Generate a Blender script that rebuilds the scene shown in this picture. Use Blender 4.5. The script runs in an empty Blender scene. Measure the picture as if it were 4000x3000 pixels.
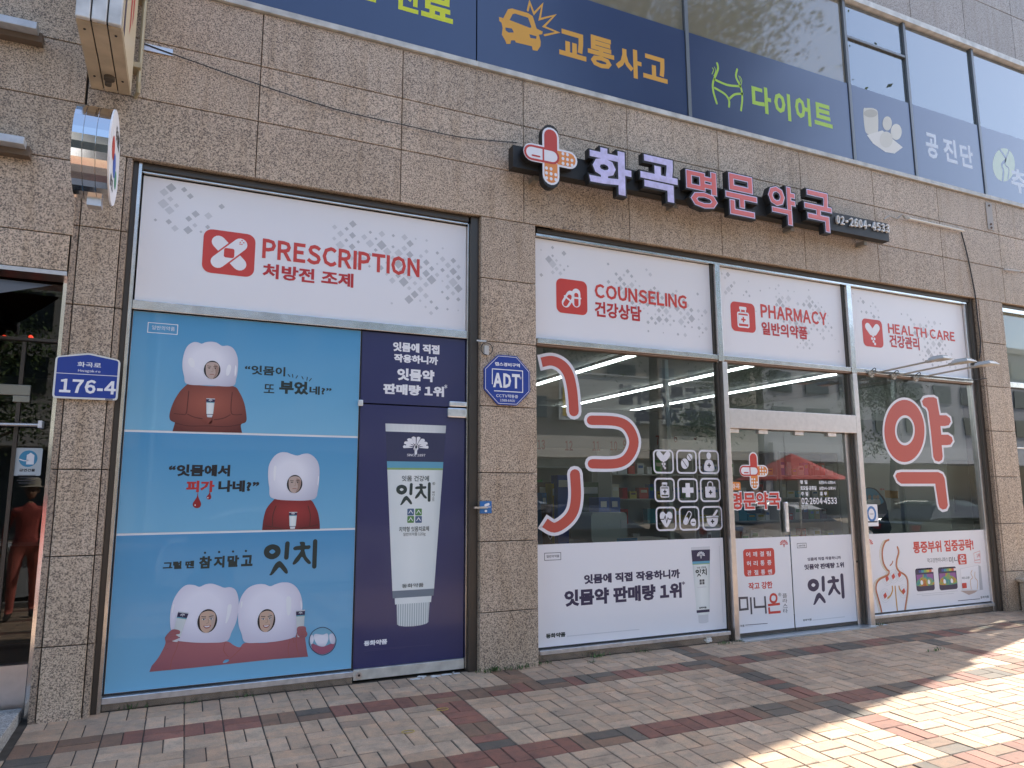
import bpy, bmesh, math, random
from mathutils import Vector, Matrix
from mathutils.geometry import tessellate_polygon
random.seed(7)
SC = bpy.context.scene
COL = SC.collection
R = math.radians

# ------------------------------------------------------------------ camera, sky, sun, exposure
CAM = Vector((-0.381, -5.758, 1.494))
RX = Vector((0.910063, -0.414461, -0.002772))     # camera right
DN = Vector((0.058270, 0.134564, -0.989190))      # camera down
FW = Vector((0.410354, 0.900064, 0.146612))       # camera forward
F = 2795.0                                        # focal length in pixels of a 4000 wide picture
cd = bpy.data.cameras.new('camera'); cam = bpy.data.objects.new('camera', cd); COL.objects.link(cam)
cd.sensor_width = 36; cd.lens = F / 4000 * 36; cd.clip_start = .05; cd.clip_end = 2000
cam.matrix_world = Matrix(((RX.x, -DN.x, -FW.x, CAM.x), (RX.y, -DN.y, -FW.y, CAM.y), (RX.z, -DN.z, -FW.z, CAM.z), (0, 0, 0, 1)))
SC.camera = cam
SUN_AZ, SUN_EL = 76.0, 43.0
W = bpy.data.worlds.new("World"); SC.world = W; W.use_nodes = True
_n = W.node_tree.nodes; sky = _n.new('ShaderNodeTexSky'); sky.sky_type = 'NISHITA'; sky.sun_disc = False
sky.sun_elevation = R(SUN_EL); sky.sun_rotation = R(SUN_AZ); sky.air_density = 1.0; sky.dust_density = 1.6; sky.ozone_density = 1.0
W.node_tree.links.new(sky.outputs[0], _n['Background'].inputs[0]); _n['Background'].inputs[1].default_value = 0.15
sd = bpy.data.lights.new('sun', 'SUN'); sun = bpy.data.objects.new('sun', sd); COL.objects.link(sun)
sd.energy = 4.6; sd.angle = R(.55); sd.color = (1.0, .93, .82)
sun.rotation_euler = Vector((math.sin(R(SUN_AZ)) * math.cos(R(SUN_EL)), math.cos(R(SUN_AZ)) * math.cos(R(SUN_EL)), math.sin(R(SUN_EL)))).to_track_quat('Z', 'Y').to_euler()
SC.view_settings.view_transform = 'Standard'; SC.view_settings.look = 'None'; SC.view_settings.exposure = 1.55; SC.view_settings.gamma = 1
SC.view_settings.use_curve_mapping = False
SC.render.engine = 'CYCLES'
SC.cycles.use_denoising = True
SC.cycles.max_bounces = 8; SC.cycles.transparent_max_bounces = 16; SC.cycles.glossy_bounces = 5

# ------------------------------------------------------------------ measuring helpers
def at(px, py, y=0.0):
    """point of the vertical plane y that was measured at this place of the photograph -> (x, z)"""
    d = RX * ((px - 2000) / F) + DN * ((py - 1500) / F) + FW
    t = (y - CAM.y) / d.y
    p = CAM + d * t
    return (p.x, p.z)
def crop(x0, y0, s):
    return lambda x, y: (x0 + x * s, y0 + y * s)
cA = crop(400, 1200, .48216); cB = crop(400, 1900, .5123); cC = crop(1300, 1200, .9045); cD = crop(2050, 1300, .51224)
cE = crop(2750, 1350, .48209); cF = crop(3250, 1300, .4823); cG = crop(2050, 2050, .40687); cH = crop(2800, 2050, .30136)
cI = crop(3300, 2050, .31646); cJ = crop(0, 900, .60286); cK = crop(900, 0, .60271); cL = crop(1900, 0, .60271)
cM = crop(3000, 0, .60277); cN = crop(0, 0, .60277); cO = crop(0, 0, 1.80832)
def pts(c, y, l):
    return [at(*c(a, b), y) for a, b in l]
def box_d(c, y, xl, yt, xr, yb):                  # line that falls to the right
    x0, z1 = at(*c(xl, yt), y); x1, z0 = at(*c(xr, yb), y); return (x0, z0, x1, z1)
def box_u(c, y, xl, yb, xr, yt):                  # line that climbs to the right
    x0, z0 = at(*c(xl, yb), y); x1, z1 = at(*c(xr, yt), y); return (x0, z0, x1, z1)

# ------------------------------------------------------------------ materials
MATS = {}
def nt(name):
    m = bpy.data.materials.new(name); m.use_nodes = True
    return m, m.node_tree.nodes, m.node_tree.links, m.node_tree.nodes['Principled BSDF']
def mat(name, col, rough=.6, metal=0, spec=.5, coat=0, coat_r=.05, var=.0, vscale=3, bump=0, bscale=60):
    if name in MATS: return MATS[name]
    m, n, l, b = nt(name)
    b.inputs['Base Color'].default_value = (*col, 1); b.inputs['Roughness'].default_value = rough
    b.inputs['Metallic'].default_value = metal; b.inputs['Specular IOR Level'].default_value = spec
    b.inputs['Coat Weight'].default_value = coat; b.inputs['Coat Roughness'].default_value = coat_r
    g = n.new('ShaderNodeNewGeometry')
    if var:
        t = n.new('ShaderNodeTexNoise'); t.inputs['Scale'].default_value = vscale; t.inputs['Detail'].default_value = 6
        l.new(g.outputs['Position'], t.inputs['Vector'])
        mr = n.new('ShaderNodeMapRange'); mr.inputs['From Min'].default_value = .3; mr.inputs['From Max'].default_value = .7
        mr.inputs['To Min'].default_value = 1 - var; mr.inputs['To Max'].default_value = 1 + var
        l.new(t.outputs[0], mr.inputs[0])
        v = n.new('ShaderNodeVectorMath'); v.operation = 'SCALE'; v.inputs[0].default_value = col
        l.new(mr.outputs[0], v.inputs['Scale']); l.new(v.outputs[0], b.inputs['Base Color'])
    if bump:
        t = n.new('ShaderNodeTexNoise'); t.inputs['Scale'].default_value = bscale; t.inputs['Detail'].default_value = 4
        l.new(g.outputs['Position'], t.inputs['Vector'])
        bp = n.new('ShaderNodeBump'); bp.inputs['Strength'].default_value = bump; bp.inputs['Distance'].default_value = .01
        l.new(t.outputs[0], bp.inputs['Height']); l.new(bp.outputs[0], b.inputs['Normal'])
    MATS[name] = m; return m
def ramp(n, fac, stops, l, interp='LINEAR'):
    r = n.new('ShaderNodeValToRGB'); e = r.color_ramp.elements; r.color_ramp.interpolation = interp
    while len(e) > 1: e.remove(e[-1])
    e[0].position = stops[0][0]; e[0].color = (*stops[0][1], 1)
    for p, c in stops[1:]:
        k = e.new(p); k.color = (*c, 1)
    l.new(fac, r.inputs[0]); return r
def granite(name, base, dark, rough=.55, lo=.44, hi=.56, scale=85):
    m, n, l, b = nt(name)
    g = n.new('ShaderNodeNewGeometry')
    oi = n.new('ShaderNodeObjectInfo')
    off = n.new('ShaderNodeVectorMath'); off.operation = 'SCALE'; off.inputs[0].default_value = (13, 7, 11); l.new(oi.outputs['Random'], off.inputs['Scale'])
    ad = n.new('ShaderNodeVectorMath'); ad.operation = 'ADD'; l.new(g.outputs['Position'], ad.inputs[0]); l.new(off.outputs[0], ad.inputs[1])
    t = n.new('ShaderNodeTexNoise'); t.inputs['Scale'].default_value = scale; t.inputs['Detail'].default_value = 3; t.inputs['Roughness'].default_value = .65; t.inputs['Distortion'].default_value = .6
    l.new(ad.outputs[0], t.inputs['Vector'])
    r = ramp(n, t.outputs[0], [(0, dark), (lo, dark), (hi, base), (.75, tuple(min(1, c * 1.22) for c in base))], l)
    v = n.new('ShaderNodeTexVoronoi'); v.inputs['Scale'].default_value = scale * 1.5; l.new(ad.outputs[0], v.inputs['Vector'])
    vr = ramp(n, v.outputs['Color'], [(0, (.45, .42, .42)), (.22, (.5, .47, .46)), (.3, (1, 1, 1))], l)
    mx = n.new('ShaderNodeMix'); mx.data_type = 'RGBA'; mx.blend_type = 'MULTIPLY'; mx.inputs[0].default_value = .75
    l.new(r.outputs[0], mx.inputs[6]); l.new(vr.outputs[0], mx.inputs[7])
    # broad weather stains and a slight difference from panel to panel
    s = n.new('ShaderNodeTexNoise'); s.inputs['Scale'].default_value = 1.1; s.inputs['Detail'].default_value = 5; l.new(g.outputs['Position'], s.inputs['Vector'])
    sr = ramp(n, s.outputs[0], [(.3, (.86, .83, .78)), (.7, (1.04, 1.03, 1.02))], l)
    mp = n.new('ShaderNodeMapping'); mp.inputs['Scale'].default_value = (7, 7, .7); l.new(g.outputs['Position'], mp.inputs[0])
    s2 = n.new('ShaderNodeTexNoise'); s2.inputs['Scale'].default_value = 1.3; s2.inputs['Detail'].default_value = 5; l.new(mp.outputs[0], s2.inputs['Vector'])
    sr2 = ramp(n, s2.outputs[0], [(.32, (.84, .8, .74)), (.5, (1, 1, 1))], l)
    m2 = n.new('ShaderNodeMix'); m2.data_type = 'RGBA'; m2.blend_type = 'MULTIPLY'; m2.inputs[0].default_value = .9
    m3 = n.new('ShaderNodeMix'); m3.data_type = 'RGBA'; m3.blend_type = 'MULTIPLY'; m3.inputs[0].default_value = .75
    l.new(mx.outputs[2], m2.inputs[6]); l.new(sr.outputs[0], m2.inputs[7]); l.new(m2.outputs[2], m3.inputs[6]); l.new(sr2.outputs[0], m3.inputs[7])
    mr = n.new('ShaderNodeMapRange'); mr.inputs['To Min'].default_value = .92; mr.inputs['To Max'].default_value = 1.06; l.new(oi.outputs['Random'], mr.inputs[0])
    vs = n.new('ShaderNodeVectorMath'); vs.operation = 'SCALE'; l.new(m3.outputs[2], vs.inputs[0]); l.new(mr.outputs[0], vs.inputs['Scale'])
    l.new(vs.outputs[0], b.inputs['Base Color']); b.inputs['Roughness'].default_value = rough
    bp = n.new('ShaderNodeBump'); bp.inputs['Strength'].default_value = .25; bp.inputs['Distance'].default_value = .002
    l.new(t.outputs[0], bp.inputs['Height']); l.new(bp.outputs[0], b.inputs['Normal'])
    MATS[name] = m; return m
def brick(name, base, patch=(1.12, 1.0, .93)):
    m, n, l, b = nt(name)
    g = n.new('ShaderNodeNewGeometry'); oi = n.new('ShaderNodeObjectInfo')
    t = n.new('ShaderNodeTexNoise'); t.inputs['Scale'].default_value = 9; t.inputs['Detail'].default_value = 8; t.inputs['Roughness'].default_value = .7; l.new(g.outputs['Position'], t.inputs['Vector'])
    r = ramp(n, t.outputs[0], [(.25, tuple(c * .6 for c in base)), (.45, base), (.62, tuple(c * 1.15 * p for c, p in zip(base, patch))), (.8, tuple(c * 1.3 for c in base))], l)
    f = n.new('ShaderNodeTexNoise'); f.inputs['Scale'].default_value = 160; f.inputs['Detail'].default_value = 3; l.new(g.outputs['Position'], f.inputs['Vector'])
    fr = ramp(n, f.outputs[0], [(.3, (.8, .79, .78)), (.6, (1.06, 1.06, 1.06))], l)
    q = n.new('ShaderNodeTexNoise'); q.inputs['Scale'].default_value = .9; q.inputs['Detail'].default_value = 4; l.new(g.outputs['Position'], q.inputs['Vector'])
    qr = ramp(n, q.outputs[0], [(.3, (.78, .77, .77)), (.65, (1.05, 1.05, 1.05))], l)
    # a few dark spots: old gum, grime
    v = n.new('ShaderNodeTexVoronoi'); v.inputs['Scale'].default_value = 5.5; v.inputs['Randomness'].default_value = 1; l.new(g.outputs['Position'], v.inputs['Vector'])
    vr = ramp(n, v.outputs['Distance'], [(.0, (.55, .54, .54)), (.045, (.62, .6, .6)), (.075, (1, 1, 1))], l)
    cur = r.outputs[0]
    for o in (fr, qr, vr):
        mx = n.new('ShaderNodeMix'); mx.data_type = 'RGBA'; mx.blend_type = 'MULTIPLY'; mx.inputs[0].default_value = .9
        l.new(cur, mx.inputs[6]); l.new(o.outputs[0], mx.inputs[7]); cur = mx.outputs[2]
    mr = n.new('ShaderNodeMapRange'); mr.inputs['To Min'].default_value = .86; mr.inputs['To Max'].default_value = 1.1; l.new(oi.outputs['Random'], mr.inputs[0])
    vs = n.new('ShaderNodeVectorMath'); vs.operation = 'SCALE'; l.new(cur, vs.inputs[0]); l.new(mr.outputs[0], vs.inputs['Scale'])
    l.new(vs.outputs[0], b.inputs['Base Color']); b.inputs['Roughness'].default_value = .8
    bp = n.new('ShaderNodeBump'); bp.inputs['Strength'].default_value = .35; bp.inputs['Distance'].default_value = .003
    l.new(f.outputs[0], bp.inputs['Height']); l.new(bp.outputs[0], b.inputs['Normal'])
    MATS[name] = m; return m
def glass(name, tint=(1, 1, 1), ior=1.6, rough=.0, body=None, body_f=0.0, wob=.0):
    """pane: reflects by Fresnel, the rest goes straight through (or falls on a tinted body)"""
    m, n, l, b = nt(name); n.remove(b)
    out = n['Material Output']
    fr = n.new('ShaderNodeFresnel'); fr.inputs[0].default_value = ior
    gl = n.new('ShaderNodeBsdfGlossy'); gl.inputs['Roughness'].default_value = rough; gl.inputs[0].default_value = (.95, .97, 1, 1)
    tr = n.new('ShaderNodeBsdfTransparent'); tr.inputs[0].default_value = (*tint, 1)
    src = tr.outputs[0]
    if body:
        di = n.new('ShaderNodeBsdfDiffuse'); di.inputs[0].default_value = (*body, 1)
        m0 = n.new('ShaderNodeMixShader'); m0.inputs[0].default_value = body_f; l.new(src, m0.inputs[1]); l.new(di.outputs[0], m0.inputs[2]); src = m0.outputs[0]
    mx = n.new('ShaderNodeMixShader'); l.new(fr.outputs[0], mx.inputs[0]); l.new(src, mx.inputs[1]); l.new(gl.outputs[0], mx.inputs[2])
    if wob:
        g = n.new('ShaderNodeNewGeometry'); t = n.new('ShaderNodeTexNoise'); t.inputs['Scale'].default_value = 1.2; t.inputs['Detail'].default_value = 1; l.new(g.outputs['Position'], t.inputs['Vector'])
        bp = n.new('ShaderNodeBump'); bp.inputs['Strength'].default_value = wob; bp.inputs['Distance'].default_value = .02; l.new(t.outputs[0], bp.inputs['Height'])
        l.new(bp.outputs[0], gl.inputs['Normal'])
    l.new(mx.outputs[0], out.inputs[0]); MATS[name] = m; return m
def emit(name, col, s):
    m, n, l, b = nt(name); b.inputs['Emission Color'].default_value = (*col, 1); b.inputs['Emission Strength'].default_value = s
    MATS[name] = m; return m
def vgrad(name, c0, c1, rough=.35, coat=.2, axis='Z'):
    """print that runs from c0 (bottom) to c1 (top) over the object"""
    m, n, l, b = nt(name)
    tc = n.new('ShaderNodeTexCoord'); sp = n.new('ShaderNodeSeparateXYZ'); l.new(tc.outputs['Generated'], sp.inputs[0])
    r = ramp(n, sp.outputs[axis], [(0, c0), (1, c1)], l); l.new(r.outputs[0], b.inputs['Base Color'])
    b.inputs['Roughness'].default_value = rough; b.inputs['Coat Weight'].default_value = coat; MATS[name] = m; return m
def rgrad(name, cin, cout, cx=.5, cz=.6, rough=.35, r0=.15, r1=.75):
    """printed shape shaded from its middle to its rim"""
    m, n, l, b = nt(name)
    tc = n.new('ShaderNodeTexCoord'); mp = n.new('ShaderNodeMapping'); mp.inputs['Location'].default_value = (-cx, 0, -cz); mp.inputs['Scale'].default_value = (1, 0, 1)
    l.new(tc.outputs['Generated'], mp.inputs[0]); ln = n.new('ShaderNodeVectorMath'); ln.operation = 'LENGTH'; l.new(mp.outputs[0], ln.inputs[0])
    r = ramp(n, ln.outputs['Value'], [(r0, cin), (r1, cout)], l); l.new(r.outputs[0], b.inputs['Base Color'])
    b.inputs['Roughness'].default_value = rough; MATS[name] = m; return m

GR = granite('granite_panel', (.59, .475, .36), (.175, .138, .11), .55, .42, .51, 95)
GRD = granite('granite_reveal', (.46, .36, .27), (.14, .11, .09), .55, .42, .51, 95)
STEEL = mat('stainless_steel', (.62, .60, .57), .22, 1, var=.12, vscale=9, bump=.08, bscale=14)
STEELB = mat('brushed_steel', (.66, .62, .6), .33, 1, var=.06, vscale=20)
ALU = mat('bright_aluminium', (.78, .80, .83), .28, .9, var=.15, vscale=14)
DARKM = mat('dark_bronze_frame', (.085, .075, .065), .4, .6)
GASKET = mat('black_gasket', (.02, .02, .02), .6)
PLINTH = mat('steel_plinth', (.36, .34, .31), .24, .9, var=.2, vscale=6)
WHITE = mat('white_film', (.80, .80, .82), .33, 0, coat=.25, coat_r=.12)
WHITEP = mat('white_print', (.84, .84, .86), .4)
NAVYF = mat('navy_film', (.028, .032, .115), .32, 0, coat=.5, coat_r=.1)
RED = mat('red_print', (.60, .055, .04), .4)
DRED = mat('deep_red_print', (.50, .03, .03), .4)
BLACKP = mat('black_print', (.015, .015, .018), .4)
NAVYP = mat('navy_print', (.035, .028, .075), .4)
GREYP = mat('grey_print', (.09, .09, .10), .45)
LGREY = mat('light_grey_print', (.63, .64, .66), .4)
MGREY = mat('mid_grey_print', (.50, .51, .53), .4)
ORANGE = mat('orange_print', (.75, .26, .05), .4)
BLUEUP = mat('blue_window_film', (.011, .028, .10), .3, 0, spec=.5, coat=1, coat_r=.13)
BACK = mat('backing_wall', (.05, .045, .04), .9)
CONC = mat('painted_render', (.38, .37, .35), .85, var=.1)
MORTAR = mat('joint_sand', (.055, .046, .036), .95, var=.4, vscale=12)
WALLIN = mat('interior_white', (.55, .56, .54), .7)

# ------------------------------------------------------------------ object helpers
def _tag(o, label=None, cat=None, group=None, kind=None):
    if label: o['label'] = label
    if cat: o['category'] = cat
    if group: o['group'] = group
    if kind: o['kind'] = kind
    return o
def thing(name, label, cat, loc=(0, 0, 0), group=None, parent=None):
    o = bpy.data.objects.new(name, None); COL.objects.link(o); o.location = loc; o.empty_display_size = .1
    return _tag(o, label, cat, group)
def world_loc(o):
    v = Vector(o.location)
    while o.parent: o = o.parent; v = v + Vector(o.location)
    return v
def mk(name, vs, fs, m, parent=None, smooth=False, loc=None):
    me = bpy.data.meshes.new(name)
    L = Vector(loc) if loc else Vector((0, 0, 0))
    me.from_pydata([tuple(Vector(v) - L) for v in vs], [], fs)
    for mm in (m if isinstance(m, (list, tuple)) else [m]): me.materials.append(mm)
    if smooth:
        for p in me.polygons: p.use_smooth = True
    o = bpy.data.objects.new(name, me); COL.objects.link(o)
    if parent:
        o.parent = parent; o.location = L - world_loc(parent)
    else: o.location = L
    return o
class MB:
    def __init__(s): s.v = []; s.f = []
    def add(s, v, f):
        k = len(s.v); s.v += [tuple(a) for a in v]; s.f += [tuple(i + k for i in q) for q in f]
    def box(s, x0, x1, y0, y1, z0, z1, ch=0):
        if ch <= 0:
            v = [(x, y, z) for z in (z0, z1) for y in (y0, y1) for x in (x0, x1)]
            s.add(v, [(0, 2, 3, 1), (4, 5, 7, 6), (0, 1, 5, 4), (2, 6, 7, 3), (0, 4, 6, 2), (1, 3, 7, 5)])
        else:   # chamfered front (y0) edges
            c = ch
            v = [(x0, y1, z0), (x1, y1, z0), (x1, y1, z1), (x0, y1, z1), (x0, y0 + c, z0), (x1, y0 + c, z0), (x1, y0 + c, z1), (x0, y0 + c, z1),
                 (x0 + c, y0, z0 + c), (x1 - c, y0, z0 + c), (x1 - c, y0, z1 - c), (x0 + c, y0, z1 - c)]
            s.add(v, [(0, 3, 2, 1), (0, 1, 5, 4), (1, 2, 6, 5), (2, 3, 7, 6), (3, 0, 4, 7), (4, 5, 9, 8), (5, 6, 10, 9), (6, 7, 11, 10), (7, 4, 8, 11), (8, 9, 10, 11)])
        return s
    def tube(s, p, r, n=10, closed=False):
        p = [Vector(a) for a in p]; N = len(p); base = len(s.v)
        up = None
        for i, a in enumerate(p):
            t = (p[min(i + 1, N - 1)] - p[max(i - 1, 0)]).normalized()
            if up is None: up = t.orthogonal().normalized()
            u = (up - t * up.dot(t)).normalized(); up = u; w = t.cross(u)
            rr = r[i] if isinstance(r, (list, tuple)) else r
            for k in range(n):
                q = 2 * math.pi * k / n; s.v.append(tuple(a + (u * math.cos(q) + w * math.sin(q)) * rr))
        for i in range(N - 1):
            for k in range(n):
                s.f.append((base + i * n + k, base + i * n + (k + 1) % n, base + (i + 1) * n + (k + 1) % n, base + (i + 1) * n + k))
        s.f.append(tuple(base + k for k in range(n))[::-1]); s.f.append(tuple(base + (N - 1) * n + k for k in range(n)))
        return s
    def build(s, name, m, parent=None, smooth=False, loc=None): return mk(name, s.v, s.f, m, parent, smooth, loc)
def bx(name, x0, x1, y0, y1, z0, z1, m, parent=None, ch=0, bev=0):
    o = MB().box(x0, x1, y0, y1, z0, z1, ch).build(name, m, parent, loc=((x0 + x1) / 2, (y0 + y1) / 2, z0))
    if bev:
        b = o.modifiers.new('bevel', 'BEVEL'); b.width = bev; b.segments = 2
    return o
def cr(p, closed=False, k=6):
    """Catmull-Rom smoothing of a 2D outline"""
    n = len(p); out = []
    rng = range(n) if closed else range(n - 1)
    g = (lambda i: p[i % n]) if closed else (lambda i: p[max(0, min(n - 1, i))])
    for i in rng:
        a, b, c, d = g(i - 1), g(i), g(i + 1), g(i + 2)
        for j in range(k):
            t = j / k
            out.append(tuple(.5 * (2 * b[q] + (c[q] - a[q]) * t + (2 * a[q] - 5 * b[q] + 4 * c[q] - d[q]) * t * t + (3 * b[q] - a[q] - 3 * c[q] + d[q]) * t ** 3) for q in (0, 1)))
    if not closed: out.append(p[-1])
    return out
def ell(cx, cz, rx, rz, n=28, a0=0, a1=2 * math.pi):
    full = abs(a1 - a0 - 2 * math.pi) < 1e-6
    m = n if full else n + 1
    return [(cx + rx * math.cos(a0 + (a1 - a0) * i / n), cz + rz * math.sin(a0 + (a1 - a0) * i / n)) for i in range(m)]
def rrect(x0, z0, x1, z1, r, n=5):
    o = []
    for cx, cz, a in ((x1 - r, z1 - r, 0), (x0 + r, z1 - r, 90), (x0 + r, z0 + r, 180), (x1 - r, z0 + r, 270)):
        o += [(cx + r * math.cos(R(a + 90 * i / n)), cz + r * math.sin(R(a + 90 * i / n))) for i in range(n + 1)]
    return o
class Art:
    """flat print on the plane y (y grows into the wall); every layer sits LAY in front of the one below"""
    LAY = .0006
    def __init__(s, parent, y): s.p = parent; s.y = y; s.g = {}
    def _b(s, name, m): return s.g.setdefault((name, m.name), (MB(), m))[0]
    def poly(s, name, p, m, lay=1):
        if len(p) < 3: return
        y = s.y - s.LAY * lay
        tri = tessellate_polygon([[Vector((a, b, 0)) for a, b in p]])
        s._b(name, m).add([(a, y, b) for a, b in p], tri)
    def loops(s, name, ls, m, lay=1):
        y = s.y - s.LAY * lay
        tri = tessellate_polygon([[Vector((a, b, 0)) for a, b in p] for p in ls])
        s._b(name, m).add([(a, y, b) for p in ls for a, b in p], tri)
    def rib(s, name, p, w, m, lay=1, closed=False, cap=True):
        y = s.y - s.LAY * lay; n = len(p); P = [Vector(a) for a in p]; L = []; Rr = []
        for i in range(n):
            a = P[(i - 1) % n] if closed else P[max(0, i - 1)]; b = P[(i + 1) % n] if closed else P[min(n - 1, i + 1)]
            d1 = (P[i] - a); d2 = (b - P[i])
            if d1.length < 1e-9: d1 = d2
            if d2.length < 1e-9: d2 = d1
            d1 = d1.normalized(); d2 = d2.normalized(); t = (d1 + d2)
            t = t.normalized() if t.length > 1e-6 else d1
            nn = Vector((-t.y, t.x)); c = max(.35, nn.dot(Vector((-d1.y, d1.x))))
            q = nn * (w / 2 / c); L.append(P[i] + q); Rr.append(P[i] - q)
        v = [(a.x, y, a.y) for a in L] + [(a.x, y, a.y) for a in Rr]
        f = [(i, (i + 1) % n, n + (i + 1) % n, n + i) for i in range(n if closed else n - 1)]
        b = s._b(name, m); b.add(v, f)
        if cap and not closed:
            for i, dr in ((0, -1), (n - 1, 1)):
                t = (P[1] - P[0]) if i == 0 else (P[-1] - P[-2]); a = math.atan2(t.y, t.x) + (math.pi / 2 if dr < 0 else -math.pi / 2)
                arc = [(P[i].x + w / 2 * math.cos(a + math.pi * k / 6), P[i].y + w / 2 * math.sin(a + math.pi * k / 6)) for k in range(7)]
                b.add([(u, y, v_) for u, v_ in arc], [tuple(range(7))])
    def text(s, name, body, bb, m, bold=.02, lay=1, sep=False):
        v, f = glyphs(body, bb, bold, s.y - s.LAY * lay, .0004)
        s._b(name, m).add(v, f)
    def flush(s):
        out = {}
        for (nm, mn), (b, m) in s.g.items():
            o_ = b.build(nm, m, s.p); out.setdefault(nm, []).append(o_)
            if nm in ('printed_squares', 'fine_print', 'crimp_line'): o_['kind'] = 'stuff'
        s.g = {}
        return out
TS = bpy.data.scenes.new('typesetting')
GC = {}
def char_mesh(ch, bold, ext, res):
    bold = min((0, .015, .035, .05, .075), key=lambda q: abs(q - bold))
    """one character as (verts, faces, advance); letters and digits take the wide forms, whose shapes are even sans serif"""
    key = (ch, bold, ext, res)
    if key in GC: return GC[key]
    wide = ch.isascii() and ch.isalnum() and ch != 'I'
    c = bpy.data.curves.new('t', 'FONT'); c.body = chr(ord(ch) + 0xFEE0) if wide else ch; c.size = 1; c.resolution_u = res
    c.bevel_depth = bold; c.bevel_resolution = 0; c.fill_mode = 'BOTH'; c.extrude = ext if ext else (.01 if bold == 0 else 0)
    o = bpy.data.objects.new('t', c); TS.collection.objects.link(o)
    vl = TS.view_layers[0]; vl.update()
    me = bpy.data.meshes.new_from_object(o.evaluated_get(vl.depsgraph))
    v = [tuple(a.co) for a in me.vertices]; f = [tuple(p.vertices) for p in me.polygons]
    TS.collection.objects.unlink(o); bpy.data.objects.remove(o); bpy.data.curves.remove(c); bpy.data.meshes.remove(me)
    if ch == 'I':
        h_ = char_mesh('H', bold, ext, res)[0]; ya, yb = min(a[1] for a in h_), max(a[1] for a in h_); y0_, y1_ = min(a[1] for a in v), max(a[1] for a in v); wide = True
        v = [(a[0], ya + (a[1] - y0_) / (y1_ - y0_) * (yb - ya), a[2]) for a in v]
    if not ext: f = [q for q in f if sum(v[i][2] for i in q) / len(q) > -1e-5]      # front half only
    if v:
        x0, x1 = min(a[0] for a in v), max(a[0] for a in v)
        if wide or ch in "-?!*®~·“”":
            v = [(a[0] - x0 + .035, a[1], a[2]) for a in v]; adv = x1 - x0 + .075
        else: adv = .92
    else: adv = .28
    GC[key] = (v, f, adv); return GC[key]
def typeset(body, bold, ext=0, res=2):
    V, Fc, x = [], [], 0
    for ch in body:
        if ch == ' ': x += .28; continue
        v, f, adv = char_mesh(ch, bold, ext, res); k = len(V)
        V += [(a[0] + x, a[1], a[2]) for a in v]; Fc += [tuple(i + k for i in q) for q in f]; x += adv
    used = sorted({i for q in Fc for i in q}); rm = {k: i for i, k in enumerate(used)}
    return [V[i] for i in used], [tuple(rm[i] for i in q) for q in Fc]
def glyphs(body, bb, bold, y, th, res=2):
    """text as a mesh, stretched into the box bb = (x0, z0, x1, z1); depth th in front of y"""
    v, f = typeset(body, bold, 0, res)
    xs = [a[0] for a in v]; ys = [a[1] for a in v]; x0, x1, y0, y1 = min(xs), max(xs), min(ys), max(ys); h = max(max(a[2] for a in v), 1e-6)
    X0, Z0, X1, Z1 = bb
    return [(X0 + (a[0] - x0) / (x1 - x0) * (X1 - X0), y - max(0, a[2]) / h * th, Z0 + (a[1] - y0) / (y1 - y0) * (Z1 - Z0)) for a in v], f

def glyphs3(body, bb, bold, y0, y1, res=2):
    """letters with real depth, front at y0, back at y1"""
    v, f = typeset(body, bold, .25, res)
    h = .25 + bold; x0 = min(a[0] for a in v); x1 = max(a[0] for a in v); ya = min(a[1] for a in v); yb = max(a[1] for a in v)
    X0, Z0, X1, Z1 = bb
    def my(z):   # keep the chamfer small in depth
        s = abs(z); q = (.5 if s <= .25 + 1e-6 else .5 + (s - .25) / bold * .03) / .53
        q = q if z > 0 else -q
        return (y0 + y1) / 2 - q * (y1 - y0) / 2
    return [(X0 + (a[0] - x0) / (x1 - x0) * (X1 - X0), my(a[2]), Z0 + (a[1] - ya) / (yb - ya) * (Z1 - Z0)) for a in v], f

# ================================================================== THE GROUND
SLOPE = .0297
pave = bpy.data.objects.new('pavement', None); COL.objects.link(pave); pave['kind'] = 'structure'; pave['label'] = 'sloping pavement of clay bricks laid in basket weave in front of the pharmacy'
pave.rotation_euler = (math.atan(SLOPE), 0, 0)
def pbox(name, x0, x1, y0, y1, z0, z1, m):
    o = bx(name, x0, x1, y0, y1, z0, z1, m); o.parent = pave; return o
g = pbox('joint_bed', -9, 26, -7.4, .9, -.2, -.0045, MORTAR)
BT = [brick('brick_tan%d' % i, c) for i, c in enumerate([(.42, .32, .225), (.46, .35, .25), (.37, .28, .20), (.43, .315, .215)])]
BR = [brick('brick_red%d' % i, c) for i, c in enumerate([(.205, .098, .072), (.235, .112, .082)])]
BB = [brick('brick_brown%d' % i, c) for i, c in enumerate([(.19, .125, .085), (.23, .145, .095)])]
BG = [brick('brick_grey%d' % i, c) for i, c in enumerate([(.115, .10, .082), (.14, .12, .095)])]
ALLB = BT + BR + BB + BG
G0x, G0y, GS = .181, -.377, .232
band0 = {-5: 'BB', -4: 'BR', -3: 'RR', -2: 'RR', -1: 'RR', 0: 'BN', 1: 'GN', 2: 'RR', 3: 'RR', 4: 'RB', 5: 'RN', 6: 'NB', 7: 'BR', 8: 'RN', 9: 'GB', 10: 'RG', 11: 'GB', 12: 'RR', 13: 'GB', 14: 'RR', 15: 'GB',
         16: 'GB', 17: 'RR', 18: 'GB', 19: 'RB', 20: 'GG', 21: 'RR', 22: 'RG', 23: 'GG', 24: 'BR', 25: 'RB', 26: 'BG', 27: 'GB'}
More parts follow.
